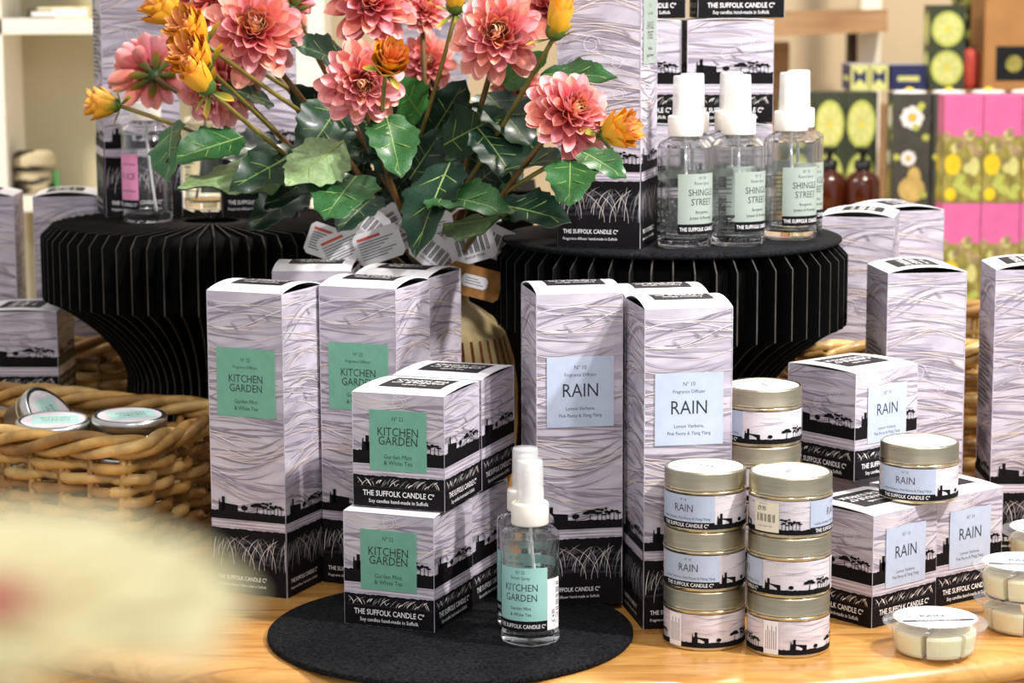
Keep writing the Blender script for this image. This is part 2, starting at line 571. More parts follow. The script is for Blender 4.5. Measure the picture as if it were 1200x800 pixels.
    def grass(s, w_, v0, v1, seed, n, long=True):
        r = random.Random(seed)
        for i in range(n):
            if long:
                u = w_*((i + r.uniform(-.6, .6) + .5)/n)
                h = (v1-v0)*r.uniform(.35, 1.0)
                v = v0 + (v1 - v0 - h)*r.uniform(.4, 1)
                ln = r.uniform(.1, .75)*h*(1 if r.random() < .78 else -1)
                mx = r.uniform(.0003, .0006)
            else:
                g = i//4
                u = w_*(.06 + .92*g/(n/4)) + (i % 4)*.0021 + r.uniform(-.001, .001)
                h = (v1-v0)*r.uniform(.3, .9)
                v = v0 + (v1 - v0 - h)*r.uniform(.1, 1)
                ln = r.uniform(.5, 1.3)*h*(1 if r.random() < .8 else -.6)
                mx = r.uniform(.0004, .0010)
            pts = []
            for k in range(8):
                t = k/7
                pts.append((max(.0005, min(w_-.0005, u + ln*(t*t if long else t**1.4))), v + h*(t - .14*t*t*t)))
            q = r.random()
            mt = ST_CREAM if q < .3 else TXT_W if q < .55 else TXT_G
            s.stroke(pts, [mx*(.2 + .8*sin(pi*min(1, t/7*.9 + .1))) for t in range(8)], mt)

def plane_fn(o, ax, ay, n):
    o, ax, ay, n = Vector(o), Vector(ax), Vector(ay), Vector(n)
    return lambda u, v, off: o + ax*u + ay*v + n*off
def cyl_fn(r, a0=0.0, z0=0.0):
    """u = arc length from the point facing -Y, v = height"""
    return lambda u, v, off: Vector(((r+off)*sin(a0 + u/r), -(r+off)*cos(a0 + u/r), z0 + v))

def faces4(wd, dp):
    a, b = wd/2, dp/2
    return [('front', plane_fn((-a, -b, 0), (1, 0, 0), (0, 0, 1), (0, -1, 0)), wd),
            ('right', plane_fn((a, -b, 0), (0, 1, 0), (0, 0, 1), (1, 0, 0)), dp),
            ('back', plane_fn((a, b, 0), (-1, 0, 0), (0, 0, 1), (0, 1, 0)), wd),
            ('left', plane_fn((-a, b, 0), (0, -1, 0), (0, 0, 1), (-1, 0, 0)), dp)]

BRAND = 'THE SUFFOLK CANDLE Cº'
TW, TH = 0.074, 0.27           # tall diffuser carton
CW, CH = 0.0814, 0.096         # candle carton

def carton_shell(b, wd, dp, h):
    x, y = wd/2, dp/2
    P = [(-x, -y), (x, -y), (x, y), (-x, y)]
    for i in range(4):
        p, q = P[i], P[(i+1) % 4]
        b.face([(p[0], p[1], 0), (q[0], q[1], 0), (q[0], q[1], h), (p[0], p[1], h)], ART)
    b.face([(p[0], p[1], h - .0012) for p in P], INK)  # black sheet stands for the shaded interior below the lid
    b.face([(p[0], p[1], 0) for p in reversed(P)], BAND)
    for p in P:      # pale worn corner edges
        e = .00035
        b.box((p[0], p[1], h/2 + .03*0), (e*2, e*2, h), ART if h < .1 else ART)

def tall_carton():
    b = MB()
    carton_shell(b, TW, TW, TH)
    for nm, fn, wd in faces4(TW, TW):
        c = Canvas(b, fn)
        sd = 11 if nm == 'front' else 23
        c.swirls(wd, .0735, TH - .0005, sd, 0, 0 if nm == 'front' else 3, nm != 'front')
        c.up(.00005)
        c.ground(0, wd, .0655, .0745, .0005, 3)
        c.horizon(0, wd, .0742, 1.15)
        c.rect(0, .0585, wd, .067, STRIPE)
        for k in range(5):
            c.stroke([(0, .060 + k*.0015), (wd*.5, .0603 + k*.0014), (wd, .0598 + k*.0016)], [.0002, .0006, .0003], ST_WHITE if k % 2 else ST_DARK)
        c.ground(0, wd, .0003, .0588, .0004, 5, BAND)
        for k in range(4):
            c.stroke([(0, .028 + k*.006), (wd*.45, .031 + k*.0055), (wd, .027 + k*.006)], [.001, .004, .001], BAND2)
        c.grass(wd, .022, .0565, 9, 52)
        c.text(BRAND, wd*.07, .0125, .0037, TXT_W, 'l', .012, .80)
        c.text('Fragrance diffuser hand-made in Suffolk', wd*.07, .0068, .0024, TXT_W, 'l', 0, .90)
        if nm == 'back':
            for k in range(16):
                c.rect(wd*.12, .20 - k*.0042, wd*(.82 if k % 3 else .6), .2012 - k*.0042, TXT_K)
            for k in range(24):
                if (k*7) % 5:
                    c.rect(wd*.2 + k*.0016, .096, wd*.2 + k*.0016 + .0009, .112, TXT_K)
    return b.mesh('carton')

def small_carton():
    b = MB()
    carton_shell(b, CW, CW, CH)
    for nm, fn, wd in faces4(CW, CW):
        c = Canvas(b, fn)
        c.swirls(wd, .046, CH - .0005, 31 if nm in ('front', 'back') else 37, 0, 2, nm not in ('front', 'back'))
        c.up(.00005)
        c.ground(0, wd, .0355, .0478, .0006, 3)
        c.horizon(0, wd, .0474, 1.15)
        c.rect(0, .0262, wd, .0366, STRIPE)
        for k in range(5):
            c.stroke([(0, .028 + k*.0018), (wd*.5, .0283 + k*.0017), (wd, .0278 + k*.0019)], [.0002, .0007, .0003], ST_WHITE if k % 2 else ST_DARK)
        c.ground(0, wd, .0003, .0268, .0004, 5, BAND)
        c.rect(0, .0172, wd, .0178, BAND2)
        c.grass(wd, .0172, .0258, 4, 32, False)
        c.text(BRAND, wd*.5, .0098, .0046, TXT_W, 'c', .012, .83)
        c.text('Soy candles hand-made in Suffolk', wd*.5, .0040, .0031, TXT_W, 'c', 0.004, .90)
    return b.mesh('carton')

def lid_mesh(wd, h, arch, lines):
    """tuck-in lid, arched from the front hinge to the back"""
    b = MB()
    N = 10
    def zz(v):
        return h + arch*sin(pi*min(1, max(0, v/wd)))**.8
    top, bot = [], []
    for j in range(N+1):
        v = wd*j/N
        for i in (0, 1):
            top.append((-wd/2 + wd*i, -wd/2 + v, zz(v) + .0005))
            bot.append((-wd/2 + wd*i, -wd/2 + v, zz(v) - .0003))
    fs = [(2*j, 2*j+1, 2*j+3, 2*j+2) for j in range(N)]
    b.raw(top, fs, CARD, True)
    b.raw(bot, [f[::-1] for f in fs], CARD, True)
    for j in range(N):
        b.face([bot[2*j], top[2*j], top[2*j+2], bot[2*j+2]], CARD)
        b.face([bot[2*j+1], bot[2*j+3], top[2*j+3], top[2*j+1]], CARD)
    b.face([bot[0], bot[1], top[1], top[0]], CARD)
    b.face([bot[-1], bot[-2], top[-2], top[-1]], CARD)
    c = Canvas(b, lambda u, v, off: Vector((-wd/2 + u, -wd/2 + v, zz(v) + .0006 + off)))
    c.rect(wd*.17, wd*.26, wd*.86, wd*.83, SEAL, 1, 10)
    t0, t1, t2 = lines
    c.text(t0, wd*.515, wd*.70, wd*.085, TXT_W, 'c', .02, .78, 180)
    c.text(t1, wd*.515, wd*.57, wd*.085, TXT_W, 'c', .02, .9, 180)
    c.text(t2, wd*.515, wd*.42, wd*.05, TXT_W, 'c', .01, .9, 180)
    return b.mesh('lid_flap')

def card_label(wd_face, u0, v0, u1, v1, mt, lines):
    b = MB()
    fn = plane_fn((-wd_face/2, -wd_face/2, 0), (1, 0, 0), (0, 0, 1), (0, -1, 0))
    c = Canvas(b, fn, .0011)
    pts = [(u0, v0), (u1, v0), (u1, v1), (u0, v1)]
    for i in range(4):
        p, q = pts[i], pts[(i+1) % 4]
        b.face([fn(p[0], p[1], .0006), fn(q[0], q[1], .0006), fn(q[0], q[1], .0011), fn(p[0], p[1], .0011)], mt)
    c.rect(u0, v0, u1, v1, mt)
    um = (u0 + u1)/2
    for t, dv, cap, bold, sx in lines:
        c.text(t, um, v0 + (v1-v0)*dv, cap, TXT_K, 'c', bold, sx)
    return b.mesh('front_label')

M_TALL, M_SMALL = tall_carton(), small_carton()
M_LT = lid_mesh(TW, TH, .0055, ('THE SUFFOLK', 'CANDLE Cº', 'Fragrance diffuser'))
M_LS = lid_mesh(CW, CH, .0022, ('THE SUFFOLK', 'CANDLE Cº', 'Soy candle'))
KG_T = [('Nº 22', .81, .0032, .0, .9), ('Fragrance Diffuser', .71, .0026, 0, .9), ('KITCHEN', .51, .0067, .002, .86), ('GARDEN', .37, .0067, .002, .86), ('Garden Mint', .20, .0034, 0, .92), ('& White Tea', .10, .0034, 0, .92)]
RN_T = [('Nº 10', .82, .0034, .0, .9), ('Fragrance Diffuser', .72, .0029, 0, .9), ('RAIN', .43, .0115, .0, .86), ('Lemon Verbena,', .24, .0030, 0, .9), ('Pink Peony & Ylang Ylang', .14, .0030, 0, .84)]
SH_T = [('Nº 20', .81, .0032, .0, .9), ('Fragrance Diffuser', .71, .0026, 0, .9), ('SHINGLE', .50, .0067, .002, .86), ('STREET', .36, .0067, .002, .86), ('Bergamot,', .20, .0032, 0, .92), ('Juniper & Rosemary', .10, .0032, 0, .84)]
KG_S = [('Nº 22', .83, .0034, 0, .9), ('KITCHEN', .58, .0072, .002, .86), ('GARDEN', .43, .0072, .002, .86), ('Garden Mint', .20, .0037, 0, .92), ('& White Tea', .10, .0037, 0, .92)]
RN_S = [('Nº 10', .83, .0032, 0, .9), ('RAIN', .48, .0105, 0, .84), ('Lemon Verbena,', .22, .0028, 0, .9), ('Pink Peony & Ylang Ylang', .13, .0028, 0, .82)]
LAB = {'kgt': card_label(TW, .0085, .160, .0665, .2205, GREEN, KG_T),
       'rnt': card_label(TW, .0085, .156, .0665, .2165, BLUE, RN_T),
       'sht': card_label(TW, .0085, .160, .0665, .2205, SHING, SH_T),
       'kgs': card_label(CW, .0155, .0315, .0662, .0824, GREEN, KG_S),
       'rns': card_label(CW, .0155, .0315, .0662, .0824, BLUE, RN_S)}
LABNAME = {'kgt': 'sage green label', 'kgs': 'sage green label', 'rnt': 'pale blue label', 'rns': 'pale blue label', 'sht': 'grey green label'}

def carton(kind, fl, th, z, label, lab=None, turn=0, scale=1.0, group=None):
    """kind tall/small; fl = front-left base corner on the table plan, th = yaw in degrees"""
    wd = (TW if kind == 'tall' else CW)*scale
    t = R(th)
    cx = fl[0] + wd/2*(cos(t) - sin(t))
    cy = fl[1] + wd/2*(sin(t) + cos(t))
    o = thing('diffuser_box' if kind == 'tall' else 'candle_box', label, 'box', (cx, cy, TZ + z), t + R(turn), group or ('tall diffuser boxes' if kind == 'tall' else 'square candle boxes'), scale)
    obj('carton', M_TALL if kind == 'tall' else M_SMALL, o)
    l = obj('lid_flap', M_LT if kind == 'tall' else M_LS, o)
    l['label'] = 'white arched lid flap with charcoal seal'
    if lab:
        l = obj('front_label', LAB[lab], o)
        l['label'] = LABNAME[lab]
    return o

# ------------------------------------------------------------------ the room
FLOOR = mat('pale_floor', (226, 218, 204), 0.5, var=0.04, scale=4)
WALLM = mat('warm_beige_wall', (226, 206, 172), 0.8, var=0.03, scale=3)
WHITEW = mat('white_shelf_paint', (250, 246, 232), 0.45, var=0.01)
CUBBY = mat('putty_back_panel', (196, 188, 158), 0.7, var=0.04, scale=5)
OAK = mat_ramp('shelf_board_oak', [(0.3, (150, 112, 78)), (0.6, (188, 150, 108))], 4, (1, 12, 12), 0.5)
DARKW = mat('dark_post', (60, 46, 38), 0.6, var=0.15)
b = MB()
b.box((0, 2.6, -.05), (7, 7, .1), FLOOR)
struct('floor', b)
b = MB()
b.box((0, 4.75, 1.4), (7, .1, 2.8), WALLM)
struct('wall_back', b)

# ------------------------------------------------------------------ table
t = thing('round_table', 'large round honey-coloured wooden display table with moulded edge', 'table', (.05, 2.513, 0))
RT = .80
prof = [(0, TZ), (.3, TZ), (.6, TZ), (RT - .022, TZ), (RT - .012, TZ - .001), (RT - .004, TZ - .0045), (RT + .002, TZ - .011), (RT + .003, TZ - .018), (RT - .001, TZ - .023), (RT - .006, TZ - .0255), (RT - .002, TZ - .0275), (RT + .006, TZ - .031), (RT + .010, TZ - .037), (RT + .009, TZ - .045), (RT + .002, TZ - .051), (RT - .05, TZ - .054), (0, TZ - .054)]
b = MB()
b.lathe(prof, WOOD, 160)
obj('tabletop', b, t)
b = MB()
b.lathe([(.0, 0), (.26, 0), (.27, .02), (.25, .05), (.12, .09), (.075, .16), (.10, .28), (.115, .36), (.07, .44), (.06, .52), (.09, .60), (.16, .66), (.22, .706), (0, .706)], WOOD, 48)
obj('pedestal', b, t)

# felt mat
b = MB()
b.lathe([(0, 0), (.149, 0), (.1515, .0015), (.1515, .0045), (.1498, .006), (0, .006)], FELT, 96)
tag(obj('felt_mat', b, None, (-.052, 1.856, TZ)), 'round black felt mat lying on the table front', 'mat')

# ------------------------------------------------------------------ honeycomb stools
def stool_profile(r, h, rb):
    hw = h/2
    pts = [(r - .012, h), (r, h - .012)]
    pts.append((r, h - .078))
    rw = r*.52
    for k in range(1, 13):
        a = k/12
        pts.append((r - (r - rw)*sin(a*pi/2)**1.0*(1 - (1-a)*.25), h - .078 - (hw - .078 + .02)*a**1.3))
    for k in range(1, 9):
        a = k/8
        pts.append((rw + (rb - rw)*(1 - cos(a*pi/2)), (hw - .02)*(1 - a)))
    return pts

def stool(label, c, r, h, rb, nf, felt):
    o = thing('honeycomb_stool', label, 'stool', (c[0], c[1], TZ))
    pr = stool_profile(r, h, rb)
    b = MB()
    th = .0007
    for k in range(nf):
        a = 2*pi*k/nf
        d, s = Vector((cos(a), sin(a), 0)), Vector((-sin(a), cos(a), 0))*th
        outer = [d*p[0] + Vector((0, 0, p[1])) for p in pr]
        inner = [d*.03 + Vector((0, 0, p[1])) for p in pr]
        for i in range(len(pr)-1):
            b.face([inner[i]+s, outer[i]+s, outer[i+1]+s, inner[i+1]+s], BPAPER)
            b.face([inner[i]-s, inner[i+1]-s, outer[i+1]-s, outer[i]-s], BPAPER)
            b.face([outer[i]+s, outer[i]-s, outer[i+1]-s, outer[i+1]+s], BEDGE)
        b.face([inner[0]-s, outer[0]-s, outer[0]+s, inner[0]+s], BEDGE)
    obj('pleated_body', b, o)
    b = MB()
    b.lathe([(0, h - .004)] + [(max(.02, p[0] - .022), min(p[1], h - .004)) for p in pr] + [(0, 0)], BPAPER, 64)
    obj('paper_core', b, o)
    if felt:
        b = MB()
        b.lathe([(0, h), (r - .010, h), (r - .006, h + .002), (r - .006, h + .0045), (r - .009, h + .006), (0, h + .006)], FELT, 96)
        f = obj('felt_top', b, o)
        f['label'] = 'round charcoal felt top'
    return o
ZL, ZR = .287, 0.2948
stool('black pleated paper stool at back carrying the pink-labelled spray bottle', (-.320, 2.45), .180, ZL, .150, 66, False)
stool('black pleated paper stool with felt top under the grey-green spray bottles', (0.1543, 2.2155), .1695, ZR - .006, .100, 54, True)

# ------------------------------------------------------------------ cartons on the table
carton('tall', (-.2672, 2.0018), -23, 0, 'tall sage-labelled diffuser box standing nearest the wicker basket of tins', 'kgt')
carton('tall', (-.171, 2.030), -21.5, 0, 'tall sage-labelled diffuser box half hidden by the stacked sage candle boxes', 'kgt')
carton('tall', (-.224, 2.140), -3, 0, 'tall diffuser box behind, only its lid showing over two sage-labelled ones', 'kgt')
carton('tall', (-.145, 2.110), -22.5, 0, 'tall diffuser box behind sage-labelled ones, its bare side facing the ribbed vase', 'kgt')
carton('tall', (.0207, 1.9189), 9.5, .006, 'tall pale-blue-labelled diffuser box standing on the black felt mat', 'rnt')
carton('tall', (.1090, 1.8687), 9.6, 0, 'tall pale-blue-labelled diffuser box right behind the two front tin stacks', 'rnt')
carton('tall', (.0965, 1.9445), 9.6, 0, 'tall diffuser box of which only the lid shows behind two pale-blue-labelled ones', 'rnt')
carton('tall', (.3460, 2.102), 6.0, 0, 'tall diffuser box without front label behind the upper pale-blue candle box', None, 90)
carton('tall', (.4500, 2.125), -1, 0, 'tall diffuser box cut by the right edge of the photo', None, 90)
carton('tall', (.3835, 2.400), 14, .028, 'tall diffuser box standing in the rear basket, nearest the pink flowery cartons', None, -90)
carton('tall', (.3140, 2.335), -14, .030, 'tall diffuser box in the rear basket, half hidden by the felt-topped stool', None, -90)
carton('small', (-.1326, 1.8802), -19.8, .006 + CH + .0027, 'sage-labelled candle box on top of the front stack', 'kgs')
carton('small', (-.1406, 1.8713), -21.8, .006, 'sage-labelled candle box at the bottom of the front stack, on the felt mat', 'kgs')
carton('small', (-.1030, 1.9615), -19.9, .006 + CH + .0027, 'upper candle box directly behind the top sage-labelled one', 'kgs')
carton('small', (-.1105, 1.9490), -21.8, .006, 'lower candle box behind the bottom sage-labelled one, mostly hidden', 'kgs')
carton('small', (.3015, 1.993), 39.1, CH + .0027, 'pale-blue-labelled candle box raised on another, beside the tall tin stack', 'rns')
carton('small', (.3054, 2.016), 39.1, 0, 'candle box hidden below the raised pale-blue one', 'rns')
carton('small', (.2995, 1.868), 40, 0, 'pale-blue-labelled candle box on the table behind the front wax melt pot', 'rns')
carton('small', (.3640, 1.932), 35.6, 0, 'pale-blue-labelled candle box on the table under the single tin', 'rns')
carton('small', (-.563, 2.415), -1.8, CH + .0027, 'candle box showing pine trees behind the wicker basket', None, 90)
carton('small', (-.560, 2.416), -1.8, 0, 'candle box hidden beneath the one behind the wicker basket', None, 90)
# boxes in the rear left basket
carton('tall', (-.638, 2.60), 4, .030, 'blurred tall pale box at the far left edge of the photo', None, 90)
carton('tall', (-.540, 2.595), 6, .030, 'blurred tall pale box just left of the plain pleated stool', None, 90)
# boxes on the stools
carton('tall', (-.4360, 2.475), 16, ZL + .001, 'tall dark-bottomed box behind the pink-labelled spray bottle', None, 90, 1.10)
carton('tall', (-.3110, 2.478), 8, ZL + .001, 'tall box behind the flower leaves on the plain pleated stool', None, 90, 1.10)
carton('tall', (0.0425, 2.1084), -14.5, ZR + .0005, 'tall grey box with grey-green side label behind the lowest right dahlia', 'sht', 90, 1.04)
for k in range(3):
    carton('small', (0.1743 + (.010 if k == 2 else 0), 2.2869), 1.0, ZR + .0005 + k*(CH + .0027)*1.04, ('candle box at the bottom of the stack behind the spray bottles', 'candle box in the middle of the stack above the spray bottle caps', 'candle box at the top of the stack, cut by the upper photo edge')[k], None, 90, 1.04)
    carton('small', (0.0835 + (.004 if k == 2 else 0), 2.2911), 1.5, ZR + .0005 + k*(CH + .0027)*1.04, ('candle box at the bottom of the narrow stack beside the tall grey box', 'candle box in the middle of the narrow stack beside the tall grey box', 'candle box at the top of the narrow stack beside the tall grey box')[k], None, 90, 1.04)

# ------------------------------------------------------------------ tins
TR_, THT = .0335, .0490
def tin_meshes():
    b = MB()
    b.lathe([(0, .0006), (TR_ - .003, .0004), (TR_ - .0012, 0, TINRIM), (TR_ - .0002, .0012, TINRIM), (TR_ - .0006, .0026), (TR_ - .0006, .0305), (TR_ - .0002, .0312, TINRIM), (TR_ + .0006, .0322, TINRIM), (TR_ + .0002, .0332, TINRIM), (TR_ - .0012, .0338), (TR_ - .0012, .046), (0, .046)], TIN, 72)
    can = b.mesh('can')
    b = MB()
    b.lathe([(TR_ - .0004, .0342), (TR_ + .0002, .0338, TINRIM), (TR_ + .0003, .0345, TINRIM), (TR_ - .0002, .0352), (TR_ - .0002, .0470), (TR_ - .0008, .0484, TINRIM), (TR_ - .0018, .0490, TINRIM), (TR_ - .0026, .0482), (0, .0480)], TIN, 72)
    lid = b.mesh('lid')
    b = MB()
    c = Canvas(b, lambda u, v, off: Vector((u, v, .0482 + off)))
    n = 48
    b.face([(.0305*cos(2*pi*k/n), .0305*sin(2*pi*k/n), .0482) for k in range(n)], CARD)
    c.up(.0001)
    c.text('RAIN', 0, .004, .0052, TXT_K, 'c', 0, .9, 180)
    c.text('Lemon Verbena, Pink Peony', 0, .0115, .0018, TXT_G, 'c', 0, .9, 180)
    c.text('Soy candle', 0, -.006, .0018, TXT_G, 'c', 0, .9, 180)
    top = b.mesh('lid_label')
    b = MB()
    r = TR_ - .0003
    per = 2*pi*r
    c = Canvas(b, cyl_fn(r))
    z0, z1 = .0030, .0302
    c.rect(-per/2, z0, per/2, z1, ART_PALE, 72)
    rr = random.Random(4)
    for i in range(60):
        u0 = rr.uniform(-per/2, per/2 - .03)
        v = rr.uniform(.013, z1 - .0015)
        L = rr.uniform(.012, .03)
        sl, a = rr.uniform(-.12, .12), rr.uniform(-.002, .002)
        pts = [(u0 + L*k/8, max(z0, min(z1, v + sl*L*k/8 + a*sin(pi*k/8)))) for k in range(9)]
        wd = rr.uniform(.0002, .0006)
        c.stroke(pts, [wd*(.3 + .7*sin(pi*k/8)) for k in range(9)], rr.choice([ST_CREAM, ST_MID, ST_WHITE, ST_MID]))
    c.up(.00003)
    deg = per/360
    c.ground(-per/2, per/2, z0, .0072, .0004, 3, BAND, 110)
    for base in (50, 200):
        c.church(base*deg, .0068, .0125)
        c.ell((base + 36)*deg, .0094, .0022, .0016, INK)
        c.pine((base + 62)*deg, .0066, .0085, .0098)
        c.grove((base + 88)*deg, .0066, .0105, .0140)
    c.up()
    c.rect(160*deg, z0, 182*deg, z1, CARD, 8)
    for k in range(6):
        c.rect((163 + k*3)*deg, z0 + .004, (164 + k*3)*deg, z1 - (.004 if k % 2 else .008), TXT_G)
    c.rect(-44.5*deg, z0, 44.5*deg, z1, BLUE, 24)
    c.rect(-44.5*deg, z0, 44.5*deg, z0 + .0056, BAND, 24)
    c.text('Nº 10', 0, .0258, .0019, TXT_K, 'c', 0, .9)
    c.text('RAIN', 0, .0168, .0062, TXT_K, 'c', 0, .86)
    c.text('Lemon Verbena, Pink Peony & Ylang Ylang', 0, .0106, .0021, TXT_K, 'c', 0, .86)
    c.text(BRAND, 0, .0044, .0030, TXT_W, 'c', .012, .84)
    wrap = b.mesh('wrap_label')
    b = MB()
    c = Canvas(b, cyl_fn(r, 0, 0), .0006)
    c.rect(-.0115, .0045, .0115, .0285, PAPER, 10)
    c.text('£9.95', -.004, .0215, .0034, TXT_K, 'c', .02, .8)
    for k in range(17):
        if (k*5) % 7 > 1:
            c.rect(-.010 + k*.0011, .0125, -.010 + k*.0011 + .0006, .0188, TXT_K)
    c.text('soy wax candle 10/46', -.001, .0085, .0012, TXT_G)
    c.text('hand poured', -.003, .0265, .0012, TXT_G)
    stick = b.mesh('price_sticker')
    return can, lid, top, wrap, stick
M_TIN = tin_meshes()
def tin(x, y, z, rot, label, sticker=False, mtx=None):
    o = thing('candle_tin', label, 'tin', (x, y, TZ + z), R(rot), 'printed candle tins')
    if mtx is not None:
        o.matrix_basis = mtx
    obj('can', M_TIN[0], o)
    w_ = obj('wrap_label', M_TIN[3], o)
    w_['label'] = 'landscape printed wrap label'
    l = obj('lid', M_TIN[1], o)
    q = obj('lid_label', M_TIN[2], l)
    if sticker:
        q = obj('price_sticker', M_TIN[4], o, None, R(sticker))
        q['label'] = 'cream price sticker with bar code'
    return o
tin(.1568, 1.8355, 2*THT, -36, 'top tin of the three-high stack beside the felt mat', False)
tin(.1566, 1.8358, THT, -28, 'middle tin of the three-high stack beside the felt mat')
tin(.1568, 1.8355, 0, 140, 'bottom tin of the three-high stack beside the felt mat')
tin(.2236, 1.8145, 2*THT, 66, 'top tin with cream price sticker, of the stack standing nearest the wax pots', -108)
tin(.2234, 1.8145, THT, -90, 'middle tin below the one with the price sticker')
tin(.2232, 1.8145, 0, 158, 'bottom tin below the one with the price sticker')
for k in range(4):
    tin(.2140, 1.9380, k*THT, (20, 100, 40, -81)[k], ('bottom tin of the tall stack at the back, hidden', 'second tin of the tall stack at the back, hidden', 'third tin of the tall stack at the back, only its lid band showing', 'highest tin of all, on the tall stack behind the two front stacks')[k])
tin(.3480, 1.9330, CH + .0027, -30, 'single tin resting on the lower pale-blue candle boxes')

# ------------------------------------------------------------------ spray bottles
BR = .0238
def bottle_meshes():
    b = MB()
    ri, hb = BR - .0022, .094
    outer = [(0, .0012), (.012, .0004), (BR - .003, 0), (BR - .0008, .001), (BR, .0035), (BR, .0100, WALLG), (BR, hb - .006), (BR - .0008, hb - .003), (BR - .004, hb), (.0125, hb + .0022), (.0108, hb + .0035), (.0105, hb + .010)]
    inner = [(.0085, hb + .010), (.0085, hb + .0025), (ri - .004, hb - .0025), (ri, hb - .006, WALLG), (ri, .0100), (ri - .002, .0075), (0, .0068)]
    b.lathe(outer + inner, GLASS, 56)
    body = b.mesh('glass_body')
    b = MB()
    r2 = ri - .0003
    b.lathe([(0, .0074), (r2 - .002, .008), (r2, .0104), (r2, .0845), (r2 - .0012, .0838), (0, .0836)], LIQ, 48)
    liq = b.mesh('liquid')
    b = MB()
    z = hb + .0035
    b.lathe([(.0112, z), (.0148, z), (.0152, z + .001), (.0152, z + .0165), (.0144, z + .0178), (.0112, z + .018), (0, z + .018)], WHITEP, 40)
    collar = b.mesh('collar')
    b = MB()
    z2 = z + .018
    b.lathe([(0, z2), (.0078, z2), (.0078, z2 + .004), (.0066, z2 + .006), (.0066, z2 + .026), (.0060, z2 + .028), (0, z2 + .0285)], WHITEP, 32)
    b.box((0, -.0066, z2 + .020), (.004, .003, .004), WHITEP)
    noz = b.mesh('spray_nozzle')
    b = MB()
    b.lathe([(.0113, z2), (.0113, z2 + .001), (.0107, z2 + .0325), (.0100, z2 + .0345), (0, z2 + .0350)], OVERCAP, 40)
    b.lathe([(.0104, z2), (.0098, z2 + .0320), (.0092, z2 + .0336), (0, z2 + .0340)], OVERCAP, 40)
    cap = b.mesh('overcap')
    b = MB()
    pts = []
    for k in range(15):
        q = k/14
        pts.append((.010*q*q, .006*q*q, z2 - (z2 - .010)*q))
    b.tube(pts, .0015, TUBE, 8)
    tube = b.mesh('dip_tube')
    return body, liq, collar, noz, cap, tube
M_BOT = bottle_meshes()
def bottle_label(mt, lines, shift=0):
    b = MB()
    c = Canvas(b, cyl_fn(BR + .0002), .00002)
    H = .0228
    z0, z1 = .0135, .0660
    def wrap(u0, v0, u1, v1, m, n):
        c.rect(u0, v0, u1, v1, m, n)
    wrap(-H, z0, H, z1, mt, 20)
    wrap(-H, z0, H, z0 + .0088, BAND, 20)
    for t, v, cap, sx in lines:
        c.text(t, shift, z0 + v, cap, TXT_K, 'c' if shift == 0 else 'r', 0, sx)
    c.text(BRAND, 0, z0 + .0028, .0032, TXT_W, 'c', .012, .80)
    front = b.mesh('front_label')
    b = MB()
    c = Canvas(b, cyl_fn(BR + .0002, pi), .00002)
    c.rect(-.016, .0585, .016, .0660, mt, 14)
    for k in range(10):
        if k not in (4, 7):
            c.rect(-.015, .055 - k*.0040, .013 - (k*5 % 4)*.005, .0559 - k*.0040, TXT_K, 8)
    back = b.mesh('back_print')
    return front, back
KGB = bottle_label(MINT, [('Nº 22', .0475, .0026, .9), ('Room Spray', .0430, .0026, .9), ('KITCHEN', .0335, .0058, .84), ('GARDEN', .0252, .0058, .84), ('Garden Mint', .0180, .0027, .9), ('& White Tea', .0130, .0027, .9)])
SHB = bottle_label(SHING, [('Nº 20', .0475, .0026, .9), ('Room Spray', .0430, .0026, .9), ('SHINGLE', .0335, .0058, .84), ('STREET', .0252, .0058, .84), ('Bergamot,', .0180, .0027, .9), ('Juniper & Rosemary', .0130, .0027, .8)])
PKB = bottle_label(PINKL, [('ENCE', .0285, .0062, .9), ('Room Spray', .0420, .0026, .9), ('Peony & Rose', .0165, .0027, .9)], .0200)
WHB = bottle_label(PALEG, [('Room Spray', .0430, .0026, .9)])
def price_sticker_mesh():
    b = MB()
    c = Canvas(b, cyl_fn(BR + .0003), .0001)
    c.rect(-.0075, .014, .0075, .0560, CARD, 8)
    c.text('£14.95', .0005, .0200, .0034, TXT_K, 'l', .02, .8, 90)
    for k in range(24):
        if (k*5) % 7 > 1:
            c.rect(.0022, .017 + k*.0015, .0062, .017 + k*.0015 + .0008, TXT_K)
    return b.mesh('price_sticker')
M_PS = price_sticker_mesh()
def bottle(x, y, z, rot, labs, label, price=False, scale=1.0):
    o = thing('spray_bottle', label, 'bottle', (x, y, TZ + z), R(rot), 'room spray bottles', scale)
    g = obj('glass_body', M_BOT[0], o)
    obj('liquid', M_BOT[1], o)['label'] = 'clear liquid'
    obj('collar', M_BOT[2], o)['label'] = 'white pump collar'
    obj('spray_nozzle', M_BOT[3], o)['label'] = 'white spray nozzle'
    obj('overcap', M_BOT[4], o)['label'] = 'clear plastic overcap'
    obj('dip_tube', M_BOT[5], o)
    obj('front_label', labs[0], o)
    obj('back_print', labs[1], o)
    if price:
        obj('price_sticker', M_PS, o, None, R(72))['label'] = 'white price sticker with bar code'
    return o
bottle(.0139, 1.8169, .006, -20, KGB, 'front mint-labelled spray bottle with white price sticker, on the felt mat', True)
bottle(.0105, 1.8665, .006, -24, KGB, 'mint-labelled spray bottle standing behind the one with the price sticker')
bottle(0.1588, 2.1058, ZR, 36, SHB, 'front grey-green-labelled spray bottle next to the tall grey box', False, 1.045)
bottle(0.2094, 2.1257, ZR, 43, SHB, 'front grey-green-labelled spray bottle, middle of the three', False, 1.045)
bottle(0.2639, 2.1777, ZR, 31, SHB, 'front grey-green-labelled spray bottle nearest the stool edge', False, 1.045)
bottle(0.1691, 2.1588, ZR, 40, SHB, 'rear spray bottle behind the one next to the tall grey box', False, 1.045)
